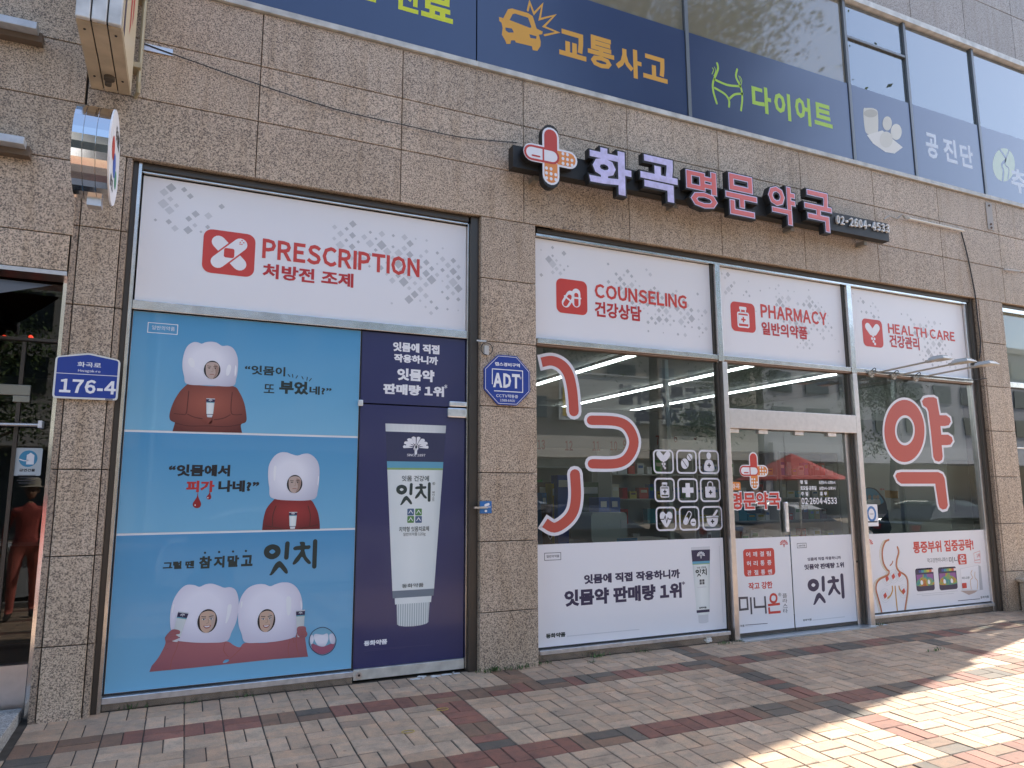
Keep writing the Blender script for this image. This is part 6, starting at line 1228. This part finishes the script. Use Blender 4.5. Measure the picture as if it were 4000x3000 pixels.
# pharmacist and passer-by ------------------------------------------------
def person(name, label, loc, rot, shirt, trousers, skin, hair, hat=None, walk=0, sit=False):
    """standing figure, skin modifier body, clothes coloured by height on one continuous surface"""
    t = thing(name, label, 'person', loc); t.rotation_euler = (0, 0, rot)
    J = {'pelvis': (0, 0, .95, .15, .11), 'waist': (0, .0, 1.08, .135, .10), 'chest': (0, .0, 1.30, .165, .115), 'neck0': (0, .0, 1.45, .09, .07), 'neck': (0, -.01, 1.53, .052, .052)}
    for s, q in ((-1, 'L'), (1, 'R')):
        st_ = walk * s
        J['hip' + q] = (.10 * s, 0, .90, .095, .10); J['knee' + q] = (.105 * s, -.12 * st_, .50, .062, .065); J['ank' + q] = (.11 * s, -.16 * st_ + .05 * abs(walk), .10, .045, .048); J['toe' + q] = (.12 * s, -.16 * st_ - .13, .035, .035, .028)
        J['sho' + q] = (.185 * s, 0, 1.42, .06, .065); J['elb' + q] = (.255 * s, .06 * st_ + .02, 1.13, .042, .044); J['wri' + q] = (.265 * s, -.08 + .15 * st_, .88, .028, .032)
    E = [('pelvis', 'waist'), ('waist', 'chest'), ('chest', 'neck0'), ('neck0', 'neck')]
    for q in 'LR': E += [('pelvis', 'hip' + q), ('hip' + q, 'knee' + q), ('knee' + q, 'ank' + q), ('ank' + q, 'toe' + q), ('chest', 'sho' + q), ('sho' + q, 'elb' + q), ('elb' + q, 'wri' + q)]
    nm = list(J); me = bpy.data.meshes.new('body'); me.from_pydata([J[k][:3] for k in nm], [(nm.index(a), nm.index(b)) for a, b in E], [])
    m, n, l, b = nt('clothing_' + label[:6].strip().replace(' ', '_')); tc = n.new('ShaderNodeTexCoord'); sp = n.new('ShaderNodeSeparateXYZ'); l.new(tc.outputs['Object'], sp.inputs[0]); mr = n.new('ShaderNodeMath'); mr.operation = 'DIVIDE'; mr.inputs[1].default_value = 1.8; l.new(sp.outputs['Z'], mr.inputs[0])
    r = ramp(n, mr.outputs[0], [(0, (.03, .025, .02)), (.055, trousers), (.525, shirt), (.835, skin)], l, 'CONSTANT'); l.new(r.outputs[0], b.inputs['Base Color']); b.inputs['Roughness'].default_value = .8
    me.materials.append(m); o = bpy.data.objects.new('body', me); COL.objects.link(o); o.parent = t
    sk = o.modifiers.new('skin', 'SKIN')
    if not me.skin_vertices:
        bpy.context.view_layer.objects.active = o
    lay = me.skin_vertices[0].data if me.skin_vertices else None
    if lay:
        for i, k in enumerate(nm): lay[i].radius = J[k][3:5]; lay[i].use_root = (k == 'pelvis')
    sb = o.modifiers.new('sub', 'SUBSURF'); sb.levels = 2; sb.render_levels = 2
    SKN = mat('skin_' + name + str(len(COL.objects)), skin, .6); HR = mat('hair_' + str(len(COL.objects)), hair, .7)
    # head: shaped from a ball, jaw narrowed, face with nose, brows, eyes, mouth
    bm = bmesh.new(); bmesh.ops.create_uvsphere(bm, u_segments=24, v_segments=18, radius=1)
    for v in bm.verts:
        x, y, z = v.co; j = 1 - .28 * max(0, -z) ; v.co = (x * .076 * j, (y * .095 - (.012 if z < 0 else 0)) * (1 - .12 * max(0, -z)), z * .118 + 1.665)
        if y < -.75 and abs(x) < .25 and -.35 < z < .1: v.co.y -= .02 * (1 - abs(x) / .25)
    me = bpy.data.meshes.new('head'); bm.to_mesh(me); bm.free(); me.materials.append(SKN)
    for p_ in me.polygons: p_.use_smooth = True
    h = bpy.data.objects.new('head', me); COL.objects.link(h); h.parent = t
    for s in (-1, 1):
        b_ = MB(); b_.tube([(s * .028, -.088, 1.675), (s * .028, -.094, 1.675)], .009, 8); b_.build('eye', BLACKP, None).parent = h
        b_ = MB(); b_.tube([(s * .076, .005, 1.64), (s * .082, .012, 1.69)], [.008, .013], 8); b_.build('ear', SKN, None).parent = h
        hand = MB(); w = Vector(J['wri' + ('L' if s < 0 else 'R')][:3])
        hand.tube([w, w + Vector((0, -.01, -.05)), w + Vector((0, -.015, -.09))], [.026, .036, .030], 10)
        for k in range(4): hand.tube([w + Vector((0, -.035 + k * .018, -.08)), w + Vector((-s * .008, -.04 + k * .018, -.12)), w + Vector((-s * .022, -.04 + k * .018, -.15 + abs(k - 1.5) * .006))], [.009, .008, .006], 6)
        hand.tube([w + Vector((-s * .01, -.03, -.03)), w + Vector((-s * .02, -.055, -.07)), w + Vector((-s * .022, -.06, -.10))], [.010, .009, .007], 6); hand.build('hand', SKN, None, smooth=True).parent = t
    b_ = MB(); b_.tube([(-.022, -.098, 1.60), (.022, -.098, 1.60)], .004, 6); b_.build('mouth', LIP, None).parent = h
    bm = bmesh.new(); bmesh.ops.create_uvsphere(bm, u_segments=20, v_segments=14, radius=1)
    bmesh.ops.delete(bm, geom=[v for v in bm.verts if v.co.z < -.3 or (v.co.y < -.45 and v.co.z < .45)], context='VERTS')
    for v in bm.verts: x, y, z = v.co; v.co = (x * .086, y * .105 + .006, z * .125 + 1.675)
    me = bpy.data.meshes.new('hair'); bm.to_mesh(me); bm.free(); me.materials.append(HR); hh_ = bpy.data.objects.new('hair', me); COL.objects.link(hh_); hh_.parent = t
    if hat:
        HM = mat('hat_cloth', hat, .8); b_ = MB(); b_.tube([(0, 0, 1.715), (0, 0, 1.72), (0, 0, 1.735), (0, 0, 1.82), (0, 0, 1.85)], [.15, .155, .102, .095, .055], 24); b_.build('hat', HM, None, smooth=False).parent = t
    return t
person('person', 'dark haired person in dark clothes bending over the pharmacy counter', (3.42, 1.62, -.22), R(10), (.04, .04, .05), (.03, .03, .03), (.42, .27, .2), (.01, .01, .01))
person('person', 'person in a salmon pink suit and pale hat, mirrored in the left shop glass', (-2.23, -5.3, -.165), R(178), (.55, .12, .10), (.50, .13, .10), (.38, .22, .15), (.02, .02, .02), hat=(.5, .47, .4), walk=1)

# ================================================================== SMALL THINGS ON THE GROUND
def gz(y): return SLOPE * y
rr = random.Random(11); WEED = mat('weed_leaf', (.06, .12, .03), .7, var=.4, vscale=30)
def weed(x, y, n, s, lab):
    t = thing('weed', lab, 'weed', (x, y, gz(y)), 'weeds along the wall foot'); b = MB()
    for i in range(n):
        a = rr.uniform(0, 6.28); d = rr.uniform(0, s); px, py = x + math.cos(a) * d * 1.6, y + math.sin(a) * d * .35; h = rr.uniform(.2, 1) * s * .55; w = rr.uniform(.15, .3) * s * .5; ta = rr.uniform(0, 6.28); dx, dy = math.cos(ta), math.sin(ta); z = gz(py)
        b.add([(px, py, z), (px + dx * w - dy * w * .4, py + dy * w + dx * w * .4, z + h * .6), (px + dx * w * 1.9, py + dy * w * 1.9, z + h), (px + dx * w + dy * w * .4, py + dy * w - dx * w * .4, z + h * .55)], [(0, 1, 2, 3)])
    b.build('leaves', WEED, t)
for (x, y, n, s, lab) in ((-.62, .08, 26, .07, 'weed at the left end of the steel plinth'), (-.22, .06, 16, .05, 'weed tuft below the left third of the blue poster'), (.12, .05, 22, .06, 'low weeds between bricks under the blue poster'), (.55, .04, 16, .05, 'sparse weed near the narrow navy door'), (2.06, -.02, 60, .10, 'bushy weeds at the left foot of the middle stone column'), (2.3, -.03, 50, .09, 'weed clump under the middle of the stone column'), (2.5, .02, 40, .08, 'weed at the right corner of the stone column foot'),
                          (3.1, .04, 40, .09, 'weeds at the plinth left of the crumpled tissue'), (3.0, -.09, 18, .06, 'thin weeds lying across bricks below the white poster'), (3.6, .03, 20, .07, 'weeds under the middle of the long white poster'), (4.5, .0, 30, .08, 'weed beside the crumpled tissue, near the door'), (4.72, .03, 26, .06, 'weed at the left foot of the sliding door frame'), (6.75, .03, 30, .08, 'weed below the pain patch poster'), (6.2, -.98, 26, .09, 'yellowish weed out on the shadow edge of the pavement')):
    weed(x, y, n, s, lab)
_p = Vector(); 
def gpt(px, py):
    d = RX * ((px - 2000) / F) + DN * ((py - 1500) / F) + FW
    t = CAM.z - SLOPE * CAM.y; k = -(t) / (d.z - SLOPE * d.y); return CAM + d * k
p_ = gpt(2762, 2512); t = thing('crumpled_tissue', 'crumpled white tissue lying on the bricks by the steel plinth', 'litter', tuple(p_)); bm = bmesh.new(); bmesh.ops.create_icosphere(bm, subdivisions=3, radius=.048)
for v in bm.verts: v.co *= rr.uniform(.68, 1.1); v.co.z = v.co.z * .8 + .036
me = bpy.data.meshes.new('tissue_ball'); bm.to_mesh(me); bm.free(); me.materials.append(mat('tissue', (.78, .77, .74), .9)); o = bpy.data.objects.new('tissue_ball', me); COL.objects.link(o); o.parent = t
for px, py, lab in ((900 + 1832 * .4521, 2400 + 824 * .4521, 'yellow rubber band on the brown brick, nearer the stone column'), (900 + 1535 * .4521, 2400 + 1018 * .4521, 'yellow rubber band on pale bricks nearer the camera')):
    p_ = gpt(px, py); t = thing('rubber_band', lab, 'rubber band', tuple(p_)); b = MB(); b.tube([(p_.x + .042 * math.cos(R(a)), p_.y + .026 * math.sin(R(a)), p_.z + .004) for a in range(0, 361, 15)], .0022, 5); b.build('band', mat('band_yellow', (.5, .36, .06), .5), t)
CH = mat('pale_crumbs', (.6, .6, .58), .8)
for x, y, lab in ((1.55, .05, 'pale broken mortar at the foot of the navy door'), (6.62, .06, 'pale mortar patch at the right foot of the sliding doors')):
    t = thing('mortar_patch', lab, 'mortar patch', (x, y, gz(y))); b = MB()
    for k in range(16): a, c = x + rr.uniform(-.22, .22), y + rr.uniform(-.04, .04); s = rr.uniform(.01, .045); b.add([(a - s, c - s * .4, gz(c) + .002), (a + s * .8, c - s * .5, gz(c) + .002), (a + s, c + s * .3, gz(c) + .003), (a, c + s * .1, gz(c) + .008), (a - s * .7, c + s * .5, gz(c) + .003)], [(0, 1, 3), (1, 2, 3), (2, 4, 3), (4, 0, 3)])
    b.build('crumbs', CH, t)
PC = granite('planter_stone', (.50, .42, .33), (.36, .30, .24), .7, .35, .5, 70)
t = thing('stone_planter', 'low cream stone block standing at the foot of the right column', 'planter', (9.5, -.25, 0)); bx('planter_body', 9.15, 9.95, -.42, -.03, -.03, .345, PC, t, bev=.01); bx('planter_rim', 9.13, 9.97, -.44, -.01, .346, .385, PC, t, bev=.008)

# right hand neighbour bay
t = thing('neighbour_window', 'edge of the next shop window at the right border of the photo', 'window', (10.2, .1, 0))
for xa, xb, za, zb in ((9.461, 9.50, -.02, 3.96), ): frame_bar(xa, xb, za, zb, STEEL, .04, .16, t)
frame_bar(9.501, 11.4, 2.83, 2.90, STEEL, .065, .16, t, 'transom'); frame_bar(9.501, 11.4, 3.86, 3.92, STEEL, .065, .16, t, 'head_bar'); frame_bar(9.501, 11.4, 3.921, 3.963, DARKM, .05, .16, t, 'head_bar'); frame_bar(9.501, 11.4, 2.02, 2.035, STEELB, .11, .16, t, 'rail'); frame_bar(9.501, 11.4, -.02, .1, PLINTH, .09, .16, t, 'plinth')
pane(9.50, 11.4, 2.901, 3.86, .125, glass('milky_glass', ior=1.8, body=(.32, .36, .28), body_f=.6), t, 'pane'); pane(9.50, 11.4, .1, 2.83, .125, GLS, t, 'pane')
panel(11.0, 11.5, -.06, 3.958)
# ================================================================== THE STREET BEHIND THE CAMERA (seen in the glass)
def car(loc, rot, col, lab):
    t = thing('parked_car', lab, 'car', loc, 'cars along the street'); t.rotation_euler = (0, 0, rot)
    P_ = mat('car_paint_%s' % lab.split()[0], col, .25, .2, coat=1); CG = mat('car_glass', (.02, .025, .03), .05, spec=.8); TY = mat('tyre', (.02, .02, .02), .8)
    def sect(name, prof, m, ws):
        n = len(prof); b = MB(); b.add([(x, w_ * -1, z) for (x, z), w_ in zip(prof, ws)] + [(x, w_, z) for (x, z), w_ in zip(prof, ws)], [tuple(range(n)), tuple(range(2 * n - 1, n - 1, -1))] + [(i, (i + 1) % n, n + (i + 1) % n, n + i) for i in range(n)]); o = b.build(name, m, None); o.parent = t
        bv = o.modifiers.new('bevel', 'BEVEL'); bv.width = .05; bv.segments = 3; bv.limit_method = 'ANGLE'; bv.angle_limit = R(20)
        return o
    sect('body', [(-2.25, .35), (-2.28, .6), (-2.2, .88), (-1.5, .97), (.9, .95), (1.9, .82), (2.25, .66), (2.28, .35), (1.9, .22), (-1.9, .22)], P_, [.86, .88, .86, .88, .88, .84, .78, .84, .86, .86])
    sect('cabin', [(-1.75, .96), (-1.2, 1.38), (-.9, 1.45), (.1, 1.44), (.35, 1.36), (1.05, .95)], CG, [.80, .66, .64, .64, .66, .78]); sect('roof', [(-1.25, 1.40), (-.9, 1.475), (.1, 1.465), (.4, 1.37)], P_, [.65, .63, .63, .66])
    for x in (-1.4, 1.42):
        for s in (-1, 1):
            b = MB(); b.tube([(x, s * .70, .33), (x, s * .90, .33)], .33, 24); w = b.build('wheel', TY, None); w.parent = t; b = MB(); b.tube([(x, s * .895, .33), (x, s * .91, .33)], .21, 12); r_ = b.build('rim', STEELB, None); r_.parent = w
    for s in (-1, 1):
        b = MB(); b.box(2.16, 2.29, s * .6 - .14, s * .6 + .14, .58, .72); h_ = b.build('headlight', WHITEP, None); h_.parent = t; b = MB(); b.box(-2.3, -2.2, s * .66 - .12, s * .66 + .12, .68, .82); h_ = b.build('tail_light', DRED, None); h_.parent = t
    return t
RZ = KZ - .14
car((-4.5, -8.7, RZ), 0, (.62, .63, .64), 'silver saloon car parked at the near kerb, left of the camera'); car((1.6, -8.7, RZ), 0, (.75, .76, .76), 'white saloon car parked behind the camera at the kerb'); car((8.2, -8.7, RZ), 0, (.10, .11, .12), 'charcoal saloon car parked near the red parasol'); car((14.5, -8.8, RZ), 0, (.70, .70, .69), 'pearl white car parked further along beyond the parasol'); car((21, -8.8, RZ), 0, (.04, .07, .06), 'dark green saloon car farthest along the kerb'); car((10, -17.9, RZ), math.pi, (.55, .57, .6), 'grey saloon car waiting at the far side of the street')
t = thing('red_parasol', 'red market parasol standing on the pavement, mirrored in the door glass', 'parasol', (15.0, -6.2, KZ)); b = MB(); b.tube([(13.2, -7.0, KZ), (13.2, -7.0, 2.3)], .025, 8); b.build('pole', STEELB, t)
v = [(13.0, -7.0, 2.35)] + [(13.0 + 1.35 * math.cos(R(a)), -7.0 + 1.3 * math.sin(R(a)), 1.72) for a in range(0, 360, 45)]; b = MB(); b.add(v, [(0, 1 + k, 1 + (k + 1) % 8) for k in range(8)]); b.build('canopy', mat('parasol_red', (.45, .075, .065), .8), t); t2 = t
b = MB(); b.tube([(13.2, -7.0, KZ), (13.2, -7.0, KZ + .12)], .28, 16); b.build('base', CONC, t)
LEAFM = [mat('leaf_dark', (.035, .075, .02), .7), mat('leaf_mid', (.06, .11, .03), .7), mat('leaf_light', (.10, .15, .04), .7)]
BARK = mat('bark', (.10, .075, .055), .9, var=.4, vscale=6, bump=.5, bscale=20)
def tree(x, y, h, w, seed, lab):
    r_ = random.Random(seed); t = thing('street_tree', lab, 'tree', (x, y, KZ), 'street trees'); b = MB(); top = h * .9
    b.tube([(x + r_.uniform(-.05, .05) * i, y + r_.uniform(-.05, .05) * i, KZ + top * i / 6) for i in range(7)], [.22 - .03 * i for i in range(7)], 9)
    tips = []
    for i in range(34 if h > 15 else 16):
        a = r_.uniform(0, 6.28); z = KZ + h * r_.uniform(.28, .85); L_ = w * r_.uniform(.5, 1.0) * (1.05 - (z - KZ) / h * (.45 if h > 15 else .75)); p = [Vector((x, y, z)), Vector((x + math.cos(a) * L_ * .5, y + math.sin(a) * L_ * .5, z + L_ * .3)), Vector((x + math.cos(a) * L_, y + math.sin(a) * L_, z + L_ * .45))]
        b.tube(p, [.07, .04, .015], 6); tips += [p[1], p[2], (p[1] + p[2]) / 2]
    for i in range(5): tips.append(Vector((x, y, KZ + h * (.7 + .06 * i))))
    b.build('trunk', BARK, t); v, f, mi_ = [], [], []
    for c in tips:
        for k in range(420 if h > 15 else 120):
            q = Vector((r_.gauss(0, 1), r_.gauss(0, 1), r_.gauss(0, .75))); p = c + q * w * .20; s = r_.uniform(.05, .10); u = Vector((r_.uniform(-1, 1), r_.uniform(-1, 1), r_.uniform(-1, 1))).normalized(); w_ = u.cross(Vector((r_.uniform(-1, 1), r_.uniform(-1, 1), r_.uniform(-1, 1)))).normalized()
            i = len(v); v += [p - u * s, p + w_ * s * .5, p + u * s, p - w_ * s * .5]; f.append((i, i + 1, i + 2, i + 3)); mi_.append(r_.randrange(3))
    me = bpy.data.meshes.new('crown'); me.from_pydata([tuple(a) for a in v], [], f); [me.materials.append(m_) for m_ in LEAFM]; me.polygons.foreach_set('material_index', mi_); o = bpy.data.objects.new('crown', me); COL.objects.link(o); o.parent = t; o.location = -Vector((x, y, KZ))
tree(12.0, -12.0, 0, 0, 0, '-') if False else None
tree(12.2, -11.5, 21, 5.0, 5, 'tall street tree across the road, mirrored in the tinted upper window'); tree(6.2, -20.5, 11, 2.6, 6, 'street tree on the far pavement opposite the pharmacy'); tree(-6.0, -20.5, 10, 2.6, 8, 'street tree on the far pavement to the left'); tree(23, -20.5, 12, 2.8, 9, 'street tree on the far pavement well to the right'); tree(34, -20.5, 12, 2.8, 10, 'farthest street tree on the far pavement at the right')
# opposite buildings
def block(x0, x1, y, h, col, rows, cols, lab, banner=None):
    t = thing('opposite_building', lab, 'building', ((x0 + x1) / 2, y, KZ)); bx('facade', x0, x1, y - 10, y, KZ, h, mat('facade_%d' % int(x0 + 100), col, .85, var=.08, vscale=.5), t); WM = mat('far_window', (.04, .055, .065), .08, spec=.8)
    me = None; w = (x1 - x0) / cols * .62; hh_ = (h - 4.5) / rows * .55
    for i in range(cols):
        for j in range(rows):
            cx = x0 + (x1 - x0) * (i + .5) / cols; cz = 4.6 + (h - 4.8) * (j + .5) / rows
            if me is None: b = MB(); b.box(-w / 2, w / 2, 0, .06, -hh_ / 2, hh_ / 2); me = bpy.data.meshes.new('window'); me.from_pydata(b.v, [], b.f); me.materials.append(WM)
            o = bpy.data.objects.new('window', me); COL.objects.link(o); o.parent = t; o.location = Vector((cx, y + .005, cz)) - Vector(t.location)
    bx('roof_edge', x0 - .1, x1 + .1, y - 10.1, y + .25, h, h + .4, CONC, t); bx('shop_band', x0 + .3, x1 - .3, y + .01, y + .35, 3.1, 4.1, mat('shop_band_%d' % int(x0 + 100), tuple(min(.7, c * 1.2 + .1) for c in col), .6), t); bx('shop_glass', x0 + .5, x1 - .5, y + .01, y + .05, KZ + .2, 3.0, WM, t)
    return t
block(-34, -16, -25, 17, (.36, .28, .24), 5, 7, 'brown brick office building far left across the street'); block(-15.5, -2, -25, 12, (.50, .48, .44), 3, 5, 'cream low building across the street behind the camera')
bt = block(-1.5, 13, -25, 9.5, (.30, .30, .29), 2, 5, 'grey two storey building opposite the pharmacy'); block(13.5, 29, -25, 8.5, (.42, .38, .32), 2, 6, 'sandy building opposite, right of the grey one'); block(29.5, 55, -25, 11, (.45, .45, .47), 3, 9, 'pale long building farthest to the right across the street')
t = thing('campaign_banner', 'white campaign banner with dark Korean letters hung on the opposite sandy building', 'banner', (20, -24.6, 5)); ym = .25 + 24.6
def mir(c, px, py): x, z = at(*c(px, py), ym); return x, z
cQ = crop(2250, 1450, 600 / 2212)
xa, zt_ = mir(cQ, 0, 200); xb, zb_ = mir(cQ, 2050, 800); print('banner', xa, xb, zb_, zt_)
bx('banner_cloth', xa - 1, xb + .2, -24.66, -24.62, zb_, zt_ + .6, mat('banner_white', (.50, .52, .50), .7), t)
for s_, q0 in (('모두를', (1960, 250, 1375, 520)), ('지하철', (1310, 225, 630, 470)), ('빠른', (1960, 545, 1570, 790)), ('재건축', (1500, 520, 850, 775))):
    a_, b_ = mir(cQ, q0[0], q0[1]), mir(cQ, q0[2], q0[3])
    v, f = glyphs(s_, (a_[0], (b_[1]), b_[0], a_[1]), .06, 0, .01); mk('lettering', [(x, -24.61, z) for x, y_, z in v], f, mat('banner_ink', (.02, .03, .08), .6), t)
bx('yellow_patch', xa - .8, xa - .1, -24.615, -24.60, zb_ + .2, zt_ - .1, mat('banner_yellow', (.65, .45, .03), .6), t)
bx('top_rail', xa - 1.1, xb + .3, -24.6, -24.55, zt_ + .61, zt_ + .66, STEELB, t)
bpy.data.scenes.remove(TS)
